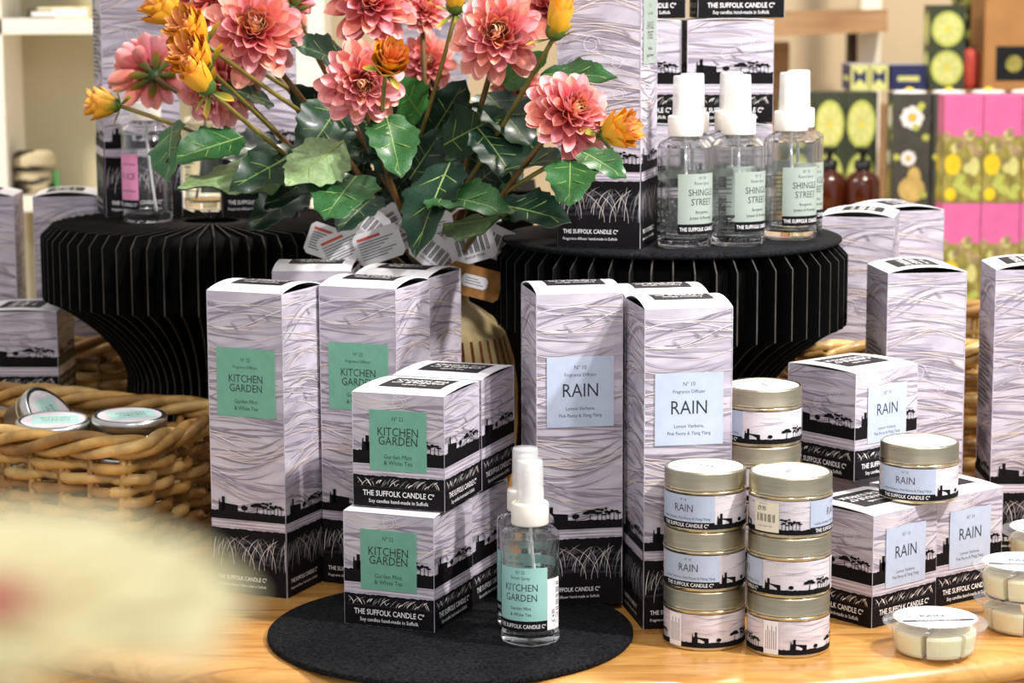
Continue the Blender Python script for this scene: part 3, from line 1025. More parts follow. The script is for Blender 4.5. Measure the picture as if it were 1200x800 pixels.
bottle(0.2090, 2.1924, ZR, 40, SHB, 'rear spray bottle behind the middle front one', False, 1.045)
bottle(0.2772, 2.2323, ZR, 40, SHB, 'rear spray bottle behind the one nearest the stool edge', False, 1.045)
bottle(-.386, 2.440, ZL + .0005, -66, PKB, 'pink-labelled spray bottle under the back-turned dahlia', False, 1.1)
bottle(-.3415, 2.585, ZL + .0005, 150, WHB, 'clear spray bottle between the two boxes on the plain pleated stool', False, 1.1)

# ------------------------------------------------------------------ wax melt pots
def wax_meshes():
    b = MB()
    b.lathe([(0, .0004), (.026, .0004), (.0312, .0012), (.0325, .004), (.0352, .0215), (.0362, .0228), (.0405, .0232), (.0418, .0238), (.0405, .0243)], PLAST, 64)
    tray = b.mesh('tray')
    segs = []
    for k in range(6):
        b = MB()
        a0, a1 = 2*pi*k/6 + .07, 2*pi*(k+1)/6 - .07
        N = 8
        rings = []
        for (rs, z) in ((.94, .0014), (1.0, .004), (1.055, .0170), (1.03, .0195)):
            ro = .0312*rs
            ri = .0065
            ring = [(ro*cos(a0 + (a1-a0)*i/N), ro*sin(a0 + (a1-a0)*i/N), z) for i in range(N+1)]
            am = (a0+a1)/2
            ring.append((ri*cos(am), ri*sin(am), z))
            rings.append(ring)
        n = N+2
        vs = [p for r_ in rings for p in r_]
        fs = []
        for j in range(3):
            for i in range(n):
                fs.append((j*n + i, j*n + (i+1) % n, (j+1)*n + (i+1) % n, (j+1)*n + i))
        fs.append(tuple(range(n-1, -1, -1)))
        fs.append(tuple(range(3*n, 4*n)))
        b.raw(vs, fs, WAX, False)
        segs.append(b.mesh('wax_segment'))
    b = MB()
    b.lathe([(.0418, .0243), (.0424, .0250), (.0405, .0256), (.0368, .0256), (.0360, .0275), (.0345, .0282), (0, .0282)], PLAST, 64)
    lid = b.mesh('clear_lid')
    b = MB()
    n = 48
    b.face([(.0335*cos(2*pi*k/n), .0335*sin(2*pi*k/n), .0285) for k in range(n)], CARD)
    b.face([(.0335*cos(-2*pi*k/n), .0335*sin(-2*pi*k/n), .02835) for k in range(n)], CARD)
    c = Canvas(b, lambda u, v, off: Vector((u, v, .0285 + off)), .0001)
    c.poly([(-.031, .008), (-.0335*.97, -.004), (.0325, -.004), (.031, .008)], BLUE)
    c.up()
    c.text('RAIN', -.002, .000, .0068, TXT_K, 'c', 0, .9)
    c.rect(-.0290, -.0125, .0290, -.0080, SEAL)
    c.text(BRAND, 0, -.0113, .0024, TXT_W, 'c', .01, .9)
    c.text('Scented wax melts', 0, .0125, .0020, TXT_G, 'c')
    lab = b.mesh('lid_label')
    return tray, segs, lid, lab
M_WAX = wax_meshes()
def wax(x, y, z, rot, label):
    o = thing('wax_melt_pot', label, 'wax melt pot', (x, y, TZ + z), R(rot), 'cream wax melt pots')
    obj('tray', M_WAX[0], o)['label'] = 'clear plastic tray'
    for s in M_WAX[1]:
        obj('wax_segment', s, o)
    l = obj('clear_lid', M_WAX[2], o)
    obj('lid_label', M_WAX[3], l)['label'] = 'round white lid label'
    return o
wax(.3400, 1.8010, 0, 4, 'single wax melt pot in front of the pale-blue candle boxes')
wax(.4270, 1.868, 0, 20, 'lower wax melt pot of the front pair by the table edge')
wax(.4245, 1.866, .0292, -8, 'upper wax melt pot of the front pair by the table edge')
wax(.4740, 1.992, 0, 35, 'lower wax melt pot of the rear pair, cut by the right photo edge')
wax(.4740, 1.990, .0292, 12, 'upper wax melt pot of the rear pair, cut by the right photo edge')

# ------------------------------------------------------------------ wicker baskets
def basket(label, c, L, D, H, rz, seed, fine=1.0):
    o = thing('wicker_basket', label, 'basket', (c[0], c[1], TZ), rz, 'wicker baskets')
    r = random.Random(seed)
    def rect_path(l, d, n):
        """rounded rectangle, n points"""
        rc = .022
        seg = [(-l/2 + rc, -d/2, l/2 - rc, -d/2), (l/2, -d/2 + rc, l/2, d/2 - rc), (l/2 - rc, d/2, -l/2 + rc, d/2), (-l/2, d/2 - rc, -l/2, -d/2 + rc)]
        pts = []
        for i, (x0, y0, x1, y1) in enumerate(seg):
            k = max(2, int(math.hypot(x1-x0, y1-y0)/.004))
            pts += [(x0 + (x1-x0)*j/k, y0 + (y1-y0)*j/k) for j in range(k)]
            cx, cy = [(l/2-rc, -d/2+rc), (l/2-rc, d/2-rc), (-l/2+rc, d/2-rc), (-l/2+rc, -d/2+rc)][i]
            a0 = [-pi/2, 0, pi/2, pi][i]
            pts += [(cx + rc*cos(a0 + pi/2*j/8), cy + rc*sin(a0 + pi/2*j/8)) for j in range(8)]
        d_ = [0]
        for i in range(len(pts)):
            p, q = pts[i], pts[(i+1) % len(pts)]
            d_.append(d_[-1] + math.hypot(q[0]-p[0], q[1]-p[1]))
        out, tot, i = [], d_[-1], 0
        for k in range(n):
            s = tot*k/n
            while d_[i+1] < s:
                i += 1
            f = (s - d_[i])/max(1e-9, d_[i+1]-d_[i])
            p, q = pts[i], pts[(i+1) % len(pts)]
            out.append(Vector((p[0] + (q[0]-p[0])*f, p[1] + (q[1]-p[1])*f, 0)))
        return out
    ns = int(2*(L + D)/.034)
    ns += ns % 2 + 1 - (ns % 2)*1 if ns % 2 == 0 else 0
    sub = 4
    b = MB()
    rows = int((H - .018)/.0112)
    for j in range(rows):
        z = .009 + j*.0112
        k = .90 + .10*z/H
        P = rect_path(L*k, D*k, ns*sub)
        ph = j % 2
        rad = r.uniform(.0050, .0060)
        jit = [r.uniform(-.0012, .0012) for _ in range(ns*sub)]
        pts = []
        for i, p in enumerate(P):
            a, q = P[i-1], P[(i+1) % len(P)]
            tn = (q - a).normalized()
            nm = Vector((tn.y, -tn.x, 0))
            w_ = sin(pi*(i/sub + ph))*.0058
            pts.append(p + nm*w_ + Vector((0, 0, z + jit[i]*.9)))
        # each row is laid from several canes with their own colour
        cut = r.randrange(len(pts))
        pts = pts[cut:] + pts[:cut]
        parts = r.randint(3, 5)
        for q in range(parts):
            i0, i1 = len(pts)*q//parts, len(pts)*(q+1)//parts
            sl = (pts + pts[:3])[i0:i1+2]
            b.tube(sl, [rad*(.75 if e in (0, len(sl)-1) else 1) for e in range(len(sl))], r.choice(CANE), 7)
    obj('woven_wall', b, o)
    b = MB()
    for k in range(ns):
        pt = rect_path(L*.90, D*.90, ns)[k]
        pu = rect_path(L*.99, D*.99, ns)[k]
        for s_ in (-.003, .003):
            tn = Vector((-pt.y, pt.x, 0)).normalized()*s_
            b.tube([pt + tn + Vector((0, 0, .002)), (pt + pu)/2 + tn + Vector((0, 0, H*.5)), pu + tn + Vector((0, 0, H - .006))], .0036, CANE[2 if k % 3 else 0], 6)
    obj('upright_stakes', b, o)
    b = MB()
    n = 220
    P = rect_path(L, D, n)
    turns = int(2*(L + D)/.16)
    for k in range(4):
        pts = []
        for i, p in enumerate(P):
            a, q = P[i-1], P[(i+1) % n]
            tn = (q - a).normalized()
            nm = Vector((tn.y, -tn.x, 0))
            an = 2*pi*(turns*i/n + k/4)
            pts.append(p + nm*cos(an)*.0085 + Vector((0, 0, H - .002 + sin(an)*.0072 + .002*sin(i*.21 + k))))
        b.tube(pts, .0052 + .0004*(k % 2), CANE[(0, 1, 0, 2)[k]], 8, True)
    obj('braided_rim', b, o)['label'] = 'thick braided cane rim'
    b = MB()
    b.box((0, 0, .004), (L*.88, D*.88, .006), CANE[2])
    for k in range(int(L*.86/.010)):
        b.tube([(-L*.43 + k*.010, -D*.43, .008), (-L*.43 + k*.010, D*.43, .008)], .004, CANE[k % 3], 6)
    obj('woven_base', b, o)
    return o
bt = R(-23)
BL_, BD_ = .33, .205
fr = Vector((-.344, 2.052))
ccx = fr.x - BL_/2*cos(bt) - BD_/2*sin(bt)
ccy = fr.y - BL_/2*sin(bt) + BD_/2*cos(bt)
basket('wicker basket holding mint-lidded tins in front of the plain pleated stool', (ccx, ccy), BL_, BD_, .120, bt, 3)
basket('blurred wicker basket behind, seen between pine-tree box and pleated stool', (-.575, 2.672), .27, .21, .135, R(2), 5)
basket('wicker basket behind the unlabelled tall boxes on the right', (.478, 2.425), .40, .30, .172, R(5), 8)

# tins lying in the front basket
LIDT = mat('lid_mint_print', (176, 214, 204), 0.5, var=0.03)
def flat_tin_meshes():
    r = .0355
    b = MB()
    b.lathe([(0, .0004), (r - .002, 0), (r - .0006, .001), (r - .0006, .020), (r + .0004, .0206, TINRIM), (r + .0004, .0216, TINRIM), (r - .001, .022), (0, .022)], STEEL, 64)
    can = b.mesh('can')
    b = MB()
    b.lathe([(r - .0006, .0225), (r + .0004, .0225), (r + .0004, .0335), (r - .001, .035), (r - .003, .0354), (r - .004, .0345), (0, .0345)], STEEL, 64)
    lid = b.mesh('lid')
    b = MB()
    n = 48
    b.face([((r - .005)*cos(2*pi*k/n), (r - .005)*sin(2*pi*k/n), .0348) for k in range(n)], ART_PALE)
    c = Canvas(b, lambda u, v, off: Vector((u, v, .0348 + off)), .0001)
    c.rect(-.020, -.015, .024, .017, LIDT)
    c.text('KITCHEN', .002, .005, .0052, TXT_K, 'c', 0, .9)
    c.text('GARDEN', .002, -.0035, .0052, TXT_K, 'c', 0, .9)
    c.text('Garden Mint & White Tea', .002, -.0095, .0022, TXT_K, 'c', 0, .9)
    return can, lid, b.mesh('lid_label')
STEEL = mat('silver_tin', (205, 205, 202), 0.28, 1.0, var=0.04)
M_FT = flat_tin_meshes()
def flat_tin(mtx, label):
    o = thing('flat_candle_tin', label, 'tin', (0, 0, 0), 0, 'mint-lidded tins in the basket')
    o.matrix_basis = mtx
    obj('can', M_FT[0], o)
    l = obj('lid', M_FT[1], o)
    obj('lid_label', M_FT[2], l)['label'] = 'mint lid label'
bu = Vector((cos(bt), sin(bt), 0))
bv = Vector((-sin(bt), cos(bt), 0))
bc = Vector((ccx, ccy, TZ))
def inb(a, d, z):
    return Matrix.Translation(bc + bu*a + bv*d + Vector((0, 0, z)))
Rm = Matrix.Rotation
# lower tins fill the basket, the upper ones show over the rim
POS = ((.096, 0), (.030, -.030), (-.049, .045))
def sz(k):
    return Matrix.Scale(k, 4, (0, 0, 1))
for k, (a, d) in enumerate(POS):
    flat_tin(inb(a, d, .0126) @ Rm(.3*k, 4, 'Z') @ sz(1.33 if k == 2 else 1), ('lowest tin in the basket under the level silver one', 'lowest tin in the middle of the basket', 'lowest tin in the basket under the tilted one')[k])
flat_tin(inb(*POS[0], .0485) @ Rm(1.0, 4, 'Z') @ sz(1.2), 'tin under the level silver tin, hidden')
flat_tin(inb(*POS[1], .0485) @ Rm(2.0, 4, 'Z') @ sz(1.1), 'tin under the low mint-lidded tin, hidden')
flat_tin(inb(*POS[0], .0935) @ Rm(R(23), 4, 'Z') @ Rm(R(3), 4, 'X'), 'silver tin lying level near the basket corner by the tall boxes')
flat_tin(inb(*POS[1], .0895) @ Rm(R(10), 4, 'Z') @ Rm(R(4), 4, 'X'), 'low mint-lidded tin in the middle of the basket, just over the rim')
flat_tin(inb(*POS[2], .0890) @ Rm(R(-20), 4, 'Z') @ Rm(R(50), 4, 'Y'), 'tin tipped on its side in the basket at the left photo edge')

# ------------------------------------------------------------------ ribbed vase and kraft tag
vx, vy = -.068, 2.275
o = thing('ribbed_vase', 'cream vase with rust-coloured grooves holding the artificial dahlias', 'vase', (vx, vy, TZ))
b = MB()
prof = [(.0, 0), (.050, 0), (.060, .02), (.070, .06), (.0735, .10), (.0735, .135), (.070, .165), (.062, .190), (.050, .206), (.036, .216), (.026, .222), (.024, .230), (.027, .240)]
NR = 40
n = NR*6
vs, fsA, fsB = [], [], []
for (r_, z) in prof:
    for k in range(n):
        a = 2*pi*k/n
        ph = (k % 6)
        gd = (.0036 if ph == 0 else 0.0012 if ph in (1, 5) else 0) if .02 < z < .185 else 0
        vs.append(((r_ - gd)*cos(a), (r_ - gd)*sin(a), z))
for j in range(len(prof)-1):
    for k in range(n):
        f = (j*n + k, j*n + (k+1) % n, (j+1)*n + (k+1) % n, (j+1)*n + k)
        (fsB if (k % 6 in (0, 5) and .02 <= prof[j][1] < .18) else fsA).append(f)
b.raw(vs, fsA, CER, True)
b.raw(vs, fsB, RUST, True)
b.lathe([(.027, .240), (.0235, .240), (.0215, .225), (.032, .200), (.055, .150), (.058, .05), (0, .03)], CERG, 40)
obj('ribbed_body', b, o)
def rect_card(wd, ht, mt, th=.0006):
    b = MB()
    c_ = .004
    P = [(-wd/2, -ht/2 + c_), (-wd/2 + c_, -ht/2), (wd/2 - c_, -ht/2), (wd/2, -ht/2 + c_), (wd/2, ht/2 - c_), (wd/2 - c_, ht/2), (-wd/2 + c_, ht/2), (-wd/2, ht/2 - c_)]
    b.face([(x, -th/2, z) for x, z in P], mt)
    b.face([(x, th/2, z) for x, z in reversed(P)], mt)
    for i in range(8):
        p, q = P[i], P[(i+1) % 8]
        b.face([(p[0], -th/2, p[1]), (p[0], th/2, p[1]), (q[0], th/2, q[1]), (q[0], -th/2, q[1])], mt)
    return b
def facing(p, yaw, roll, tilt=0):
    return Matrix.Translation(p) @ Rm(yaw, 4, 'Z') @ Rm(tilt, 4, 'X') @ Rm(roll, 4, 'Y')
b = rect_card(.052, .030, KRAFT)
b.tube([(-.020, 0, .008), (-.030, .012, .014), (-.034, .03, .012)], .0008, KRAFT, 6)
kt = obj('kraft_tag', b, None, None, None, facing(at(556, 330, 2.195), R(12), R(-16 + 32), R(-12)))
tag(kt, 'brown kraft swing tag on the cream ribbed vase', 'tag')
b = MB()
c = Canvas(b, plane_fn((0, 0, 0), (1, 0, 0), (0, 0, 1), (0, -1, 0)), .0005)
c.poly([(-.013, -.003), (-.010, -.006), (.010, -.006), (.013, -.003), (.013, .003), (.010, .006), (-.010, .006), (-.013, .003)], CARD)
for k in range(3):
    c.up()
    c.rect(-.009, -.003 + k*.0025, .009 - k*.003, -.0022 + k*.0025, TXT_G)
obj('price_sticker', b, kt)['label'] = 'small white price sticker'

# ------------------------------------------------------------------ dahlias
def petal(b, M, L, W, cup, mt, curl=0.0, point=.35):
    """one cupped petal with a rounded end, base at the origin, along +X"""
    nl, nw = 9, 6
    vs, uv = [], []
    for i in range(nl+1):
        t = 1 - (1 - i/nl)**1.6
        if t < .6:
            k = .30 + .70*sin(pi/2*t/.6)
        else:
            k = max(0.0, 1 - ((t - .6)/.4)**2.3)**(.5 + .5*point)
        wd = W*max(k, .03)
        for j in range(nw+1):
            s = j/nw*2 - 1
            x = L*t
            z = cup*wd*(s*s)*(.9 - .35*t) + L*curl*t*t - .10*L*max(0, t - .75)
            vs.append(M @ Vector((x, s*wd/2, z)))
            uv.append((j/nw, min(1, t*.86 + .14*s*s*t)))
    fs = [(i*(nw+1)+j, (i+1)*(nw+1)+j, (i+1)*(nw+1)+j+1, i*(nw+1)+j+1) for i in range(nl) for j in range(nw)]
    b.raw(vs, fs, mt, True, uv)

def dahlia_mesh(seed, inner_orange=.78):
    """unit-radius head facing +Z"""
    r = random.Random(seed)
    b = MB()
    N = 96
    for k in range(N):
        t = k/(N-1)
        a = k*2.399963 + r.uniform(-.22, .22)
        el = R(-20 + 100*t**1.05 + r.uniform(-11, 11))
        L = (.92 - .50*t**1.1)*r.uniform(.82, 1.08)
        W = (.40 - .20*t)*r.uniform(.88, 1.15)
        base = .06 + .10*(1-t)
        M = Rm(a, 4, 'Z') @ Matrix.Translation((base, 0, .06 + .30*t - .10*(1-t))) @ Rm(-el, 4, 'Y') @ Rm(r.uniform(-.35, .35), 4, 'X')
        mt = PETO if t > inner_orange and r.random() < .8 else r.choice(PET)
        petal(b, M, L, W, .40 + .35*t, mt, .16 - .10*t + (.25*t if t > .5 else 0), .2)
    b.lathe([(.16, .20), (.17, .34), (.12, .46), (.05, .52), (0, .53)], PETO, 14)
    return b.mesh('flower_head')
def calyx_mesh():
    b = MB()
    b.lathe([(0, -.34), (.07, -.34), (.10, -.30), (.16, -.22), (.20, -.14), (.10, -.05), (0, -.05)], CALYX, 16)
    for k in range(8):
        a = 2*pi*k/8
        M = Rm(a, 4, 'Z') @ Matrix.Translation((.12, 0, -.24)) @ Rm(R(-2 - 16*(k % 2)), 4, 'Y')
        petal(b, M, .60 if k % 2 else .5, .22, .2, CALYX, .12, .3)
    return b.mesh('calyx')
def bud_mesh(seed, opened):
    """unit-length bud along +Z"""
    r = random.Random(seed)
    b = MB()
    b.lathe([(0, -.03), (.06, -.03), (.16, .03), (.22, .12), (.22, .30), (.15, .45), (0, .5)], SEPAL, 20)
    rings = ((6, 56, .80, .46, .10, .0, BUDY, .40), (6, 64, .90, .44, .09, .04, BUDY, .36), (8, 72, .92, .30, .08, .10, BUDY, .24), (9, 80, .92, .22, .06, .14, BUDO, .14), (7, 86, .90, .17, .03, .16, BUDO, .06))
    for ring, (n, el, L, W, rad, z, mt, cu) in enumerate(rings):
        for k in range(n):
            a = 2*pi*(k + .5*(ring % 2))/n + r.uniform(-.12, .12)
            e = el + r.uniform(-5, 4) - (13 if opened else 0)
            M = Rm(a, 4, 'Z') @ Matrix.Translation((rad, 0, z)) @ Rm(-R(e), 4, 'Y')
            petal(b, M, L*r.uniform(.88, 1.05), W, .45, mt, cu*(.7 if opened else 1), .3)
    for k in range(5):
        a = 2*pi*k/5 + r.uniform(-.2, .2)
        M = Rm(a, 4, 'Z') @ Matrix.Translation((.08, 0, -.02)) @ Rm(-R(r.choice([10, 42, -30])), 4, 'Y')
        petal(b, M, .55, .20, .25, SEPAL, .1, 1.0)
    return b.mesh('bud')
M_DA = [dahlia_mesh(1), dahlia_mesh(2, .72), dahlia_mesh(3, .85)]
M_CA = calyx_mesh()
M_BU = [bud_mesh(1, False), bud_mesh(2, True), bud_mesh(3, False)]

def leaf_mesh(name, seed, wr, bend, fold, top, lobes=7):
    """unit-length leaf along +X, upper side +Z; serrated outline, folded along the midrib"""
    r = random.Random(seed)
    b = MB()
    nl = 20
    rows = []
    twist = r.uniform(-.5, .5)
    for i in range(nl+1):
        t = i/nl
        wd = wr*(sin(pi*t**.72)**.85)*(1 if t < .97 else .3)
        saw = 1 + .13*((i % 3)/2 - .5) if 1 < i < nl-1 else 1
        row = []
        for s in (-1, -.66, -.33, 0, .33, .66, 1):
            y = s*wd/2*(saw if abs(s) == 1 else 1)
            z = fold*abs(y) - bend*t*t + .02*sin(t*9 + s*3)*abs(s) + .04*wr*sin(i*1.05)*abs(s)
            z += twist*y*t
            row.append(Vector((t, y, z)))
        rows.append(row)
    flat = [p for q in rows for p in q]
    fs = [(i*7+j, (i+1)*7+j, (i+1)*7+j+1, i*7+j+1) for i in range(nl) for j in range(6)]
    b.raw(flat, fs, top, True)
    b.raw([p - Vector((0, 0, .008)) for p in flat], [f[::-1] for f in fs], LEAF_U, True)
    # midrib and side veins, raised on both sides
    b.tube([rows[i][3] - Vector((0, 0, .004)) for i in range(nl)], [.013*(1 - .7*i/nl) for i in range(nl)], VEIN, 5)
    for i in range(3, nl-4, 3):
        for sgn in (0, 6):
            q = rows[i + 3][1 if sgn == 0 else 5]
            p = rows[i][3]
            b.tube([p - Vector((0, 0, .004)), (p + q)/2 - Vector((0, 0, .003)), q - Vector((0, 0, .004))], [.0065, .006, .0045], VEIN, 4)
    return b.mesh('leaf')
M_LF = {}
def leaf(parent, base, tip, wr, kind, up=(0, -.6, .8), bend=.12, fold=.25, seed=0):
    d = (tip - base)
    L = d.length
    x = d.normalized()
    u = Vector(up)
    z = (u - x*u.dot(x)).normalized()
    y = z.cross(x)
    M = Matrix((x, y, z)).transposed().to_4x4()
    M = Matrix.Translation(base) @ M @ Matrix.Scale(L, 4)
    key = (kind, round(wr, 2), round(bend, 2), round(fold, 2), seed % 3)
    if key not in M_LF:
        M_LF[key] = leaf_mesh('leaf', seed % 3 + 5, wr, bend, fold, LEAF_T[kind])
    o = obj('leaf', M_LF[key], parent)
    o.matrix_basis = Matrix.Translation(-parent.location) @ M
    return o

def bez(p0, p1, p2, n=16):
    return [p0*(1-t)**2 + p1*2*t*(1-t) + p2*t*t for t in [i/n for i in range(n+1)]]

MOUTH = Vector((vx, vy, TZ + .225))
rnd = random.Random(12)
def aim(n):
    n = Vector(n).normalized()
    return n.to_track_quat('Z', 'Y').to_matrix().to_4x4()

def stem_thing(label, top_pt, ctrl, radius=.0034, foot=None):
    f = foot or (MOUTH + Vector((rnd.uniform(-.012, .012), rnd.uniform(-.012, .012), 0)))
    base = MOUTH + (f - MOUTH)*.6 + Vector((0, 0, -.06))
    o = thing('dahlia_stem', label, 'flower', base, 0, 'artificial dahlia stems')
    pts = [base] + bez(f, ctrl, top_pt)
    b = MB()
    b.tube([p - base for p in pts], [radius*(1 - .25*i/len(pts)) for i in range(len(pts))], STEM, 8)
    obj('stem', b, o)['label'] = 'bronze stem'
    return o, pts
def head(o, c, n, rad, var, rot=0):
    M = Matrix.Translation(c - o.location) @ aim(n) @ Rm(rot, 4, 'Z') @ Matrix.Scale(rad, 4)
    h = obj('flower_head', M_DA[var], o, mtx=M)
    k = obj('calyx', M_CA, o, mtx=M)
    k['label'] = 'olive green calyx'
    return h
def bud(o, c, n, ln, var, frm=None):
    M = Matrix.Translation(c - o.location) @ aim(n) @ Matrix.Scale(ln, 4)
    q = obj('bud', M_BU[var], o, mtx=M)
    q['label'] = 'yellow orange bud'
    if frm is not None:
        b = MB()
        mid = (frm + c)/2 - Vector(n).normalized()*.012
        b.tube([p - o.location for p in bez(frm, mid, c + Vector(n).normalized()*ln*.02, 8)], .0022, STEMG, 7)
        obj('bud_stalk', b, o)
    return q

def flower(label, u, v, d, rad_px, n, var, ctrl, rot=0.0):
    c = at(u, v, d)
    nn = Vector(n).normalized()
    rad = rad_px*d/F_PX
    o, pts = stem_thing(label, c - nn*rad*.30, at(*ctrl))
    head(o, c, n, rad, var, rot)
    return o, pts

f1, p1 = flower('pink dahlia turned away with green calyx, above the pink-labelled bottle', 178, 84, 2.30, 50, (-.35, .72, .35), 0, (290, 160, 2.32))
f2, p2 = flower('largest pink dahlia with orange centre above the wicker side of the bouquet', 297, 38, 2.16, 62, (.15, -.9, .30), 1, (400, 170, 2.24))
f3, p3 = flower('pink dahlia tucked below the largest one, behind the yellow buds', 256, 100, 2.20, 52, (-.35, -.7, -.25), 2, (360, 190, 2.24))
f4, p4 = flower('pink dahlia at the upper photo edge behind the largest one', 250, 4, 2.30, 48, (-.3, -.6, .6), 0, (390, 150, 2.30))
f5, p5 = flower('pink dahlia at the upper photo edge above the bud-covered one', 436, 6, 2.16, 56, (.05, -.85, .45), 1, (470, 150, 2.22), .6)
f6, p6 = flower('pink dahlia with a yellow bud in front of its petals', 424, 96, 2.10, 52, (.12, -.95, -.05), 2, (440, 200, 2.20), 1.2)
f7, p7 = flower('big pink dahlia facing the viewer above the leafy middle of the bouquet', 585, 42, 2.10, 57, (-.10, -.95, .18), 1, (545, 180, 2.20), 2.0)
f8, p8 = flower('lowest right pink dahlia leaning over the tall grey box', 664, 134, 2.02, 54, (.38, -.85, .30), 2, (560, 260, 2.12), 2.6)
f9, p9 = flower('small dark pink dahlia seen deep between the stems', 500, 74, 2.32, 36, (.1, -.9, .2), 0, (500, 180, 2.30), .9)
f10, p10 = flower('pink dahlia half hidden behind the big facing one, at the upper edge', 640, 8, 2.22, 44, (.3, -.7, .5), 1, (570, 160, 2.26), 3.0)
f11, p11 = flower('pink dahlia peeping out below and behind the big facing one', 606, 100, 2.26, 30, (.3, -.8, -.2), 0, (545, 190, 2.26), 3.4)
f12, p12 = flower('pink dahlia seen from behind at the upper edge, next to the largest one', 338, 6, 2.22, 40, (-.45, .55, .55), 0, (400, 120, 2.26), 1.5)
f13, p13 = flower('pale pink dahlia at the upper edge, left of the upright bud', 497, 14, 2.28, 30, (.3, -.7, .5), 2, (500, 150, 2.28), 4.0)
# buds
bud(f1, at(141, 124, 2.26), (-1, -.05, .12), .034, 1, p1[9])
bud(f4, at(214, 24, 2.22), (-.75, -.3, .55), .042, 1, p4[12])
bud(f2, at(240, 52, 2.10), (-.55, -.6, .6), .042, 1, p2[11])
bud(f3, at(244, 80, 2.08), (-.5, -.65, .5), .042, 1, p3[12])
bud(f3, at(247, 108, 2.05), (-.45, -.5, .7), .040, 0, p3[8])
bud(f6, at(452, 84, 2.03), (.25, -.80, .55), .036, 1, p6[11])
bud(f5, at(534, 16, 2.14), (.0, -.2, 1), .040, 0, p5[8])
bud(f7, at(648, 46, 2.06), (.25, -.25, .95), .040, 2, p7[7])
bud(f8, at(704, 160, 2.01), (.72, -.35, .28), .036, 1, p8[11])
# leaves: (stem, base u v d, tip u v d, width ratio, kind, up, bend)
LV = [
 (f1, 285, 160, 2.18, 194, 188, 2.12, .46, 1, (.1, -.75, .65), .02),
 (f1, 350, 182, 2.20, 208, 226, 2.13, .52, 3, (0, .55, -.8), .04),
 (f3, 352, 178, 2.18, 272, 214, 2.10, .45, 0, (.1, -.8, .6), .10),
 (f1, 203, 146, 2.16, 190, 206, 2.10, .55, 1, (-.5, -.8, .2), .12),
 (f2, 402, 166, 2.14, 332, 222, 2.06, .50, 3, (-.3, .7, -.6), .05),
 (f3, 418, 206, 2.14, 380, 247, 2.06, .72, 1, (-.1, -.8, .6), .10),
 (f6, 452, 134, 2.12, 471, 204, 2.06, .56, 1, (.25, -.95, .1), .06),
 (f6, 528, 190, 2.16, 480, 288, 2.08, .52, 2, (-.4, -.8, .4), .12),
 (f7, 505, 230, 2.14, 592, 233, 2.06, .52, 1, (0, -.6, .8), .14),
 (f7, 520, 264, 2.16, 610, 260, 2.08, .42, 3, (0, .5, -.85), .10),
 (f8, 668, 188, 2.02, 668, 236, 1.96, .62, 1, (.1, -.9, .3), .08),
 (f7, 634, 88, 2.10, 719, 83, 2.02, .36, 1, (0, -.75, .65), .08),
 (f8, 682, 178, 1.96, 732, 202, 1.90, .42, 1, (.1, -.8, .6), .08),
 (f12, 412, 78, 2.20, 343, 46, 2.14, .56, 0, (-.2, -.8, .5), .06),
 (f9, 494, 136, 2.18, 464, 92, 2.12, .60, 3, (.3, -.9, .2), .06),
 (f2, 400, 120, 2.20, 352, 190, 2.14, .62, 0, (.2, -.9, .3), .06),
 (f2, 420, 96, 2.22, 376, 140, 2.18, .7, 2, (-.3, -.9, .2), .06),
 (f2, 318, 120, 2.20, 262, 96, 2.14, .5, 0, (-.3, -.8, .5), .1),
 (f7, 570, 110, 2.20, 622, 160, 2.12, .6, 0, (.3, -.85, .4), .1),
 (f7, 560, 150, 2.16, 612, 212, 2.10, .5, 2, (.4, -.85, .3), .1),
 (f8, 590, 200, 2.12, 662, 176, 2.04, .45, 0, (.1, -.7, .7), .1),
 (f8, 580, 240, 2.14, 664, 250, 2.04, .40, 2, (0, -.7, .7), .08),
 (f5, 470, 150, 2.22, 420, 100, 2.18, .6, 2, (-.2, -.9, .3), .05),
 (f9, 505, 160, 2.24, 545, 96, 2.18, .6, 2, (.2, -.9, .2), .05),
 (f9, 520, 170, 2.20, 590, 130, 2.14, .6, 0, (.2, -.85, .4), .08),
 (f10, 590, 100, 2.20, 640, 60, 2.16, .5, 3, (.2, -.8, .5), .06),
 (f11, 600, 150, 2.22, 650, 120, 2.16, .6, 0, (.1, -.8, .6), .06),
 (f3, 380, 200, 2.22, 310, 236, 2.16, .55, 2, (-.1, -.7, .7), .12),
 (f12, 390, 150, 2.26, 340, 100, 2.22, .6, 2, (-.2, -.8, .4), .06),
 (f6, 440, 230, 2.20, 395, 262, 2.14, .6, 2, (-.2, -.7, .7), .12),
 (f6, 470, 200, 2.20, 430, 150, 2.16, .6, 2, (-.1, -.9, .3), .06),
 (f5, 480, 210, 2.24, 520, 150, 2.20, .6, 2, (.2, -.9, .3), .06),
 (f9, 540, 230, 2.26, 600, 180, 2.22, .62, 2, (.2, -.85, .4), .06),
 (f13, 560, 200, 2.24, 560, 130, 2.20, .62, 0, (.1, -.95, .2), .06),
 (f4, 330, 170, 2.28, 262, 180, 2.22, .6, 2, (0, -.8, .5), .1),
 (f4, 360, 220, 2.26, 290, 262, 2.20, .5, 2, (0, -.7, .7), .1),
]
for k, (st, u0, v0, d0, u1, v1, d1, wr, kind, up, bd) in enumerate(LV):
    leaf(st, at(u0, v0, d0), at(u1, v1, d1), wr, kind, up, bd, .22, k)

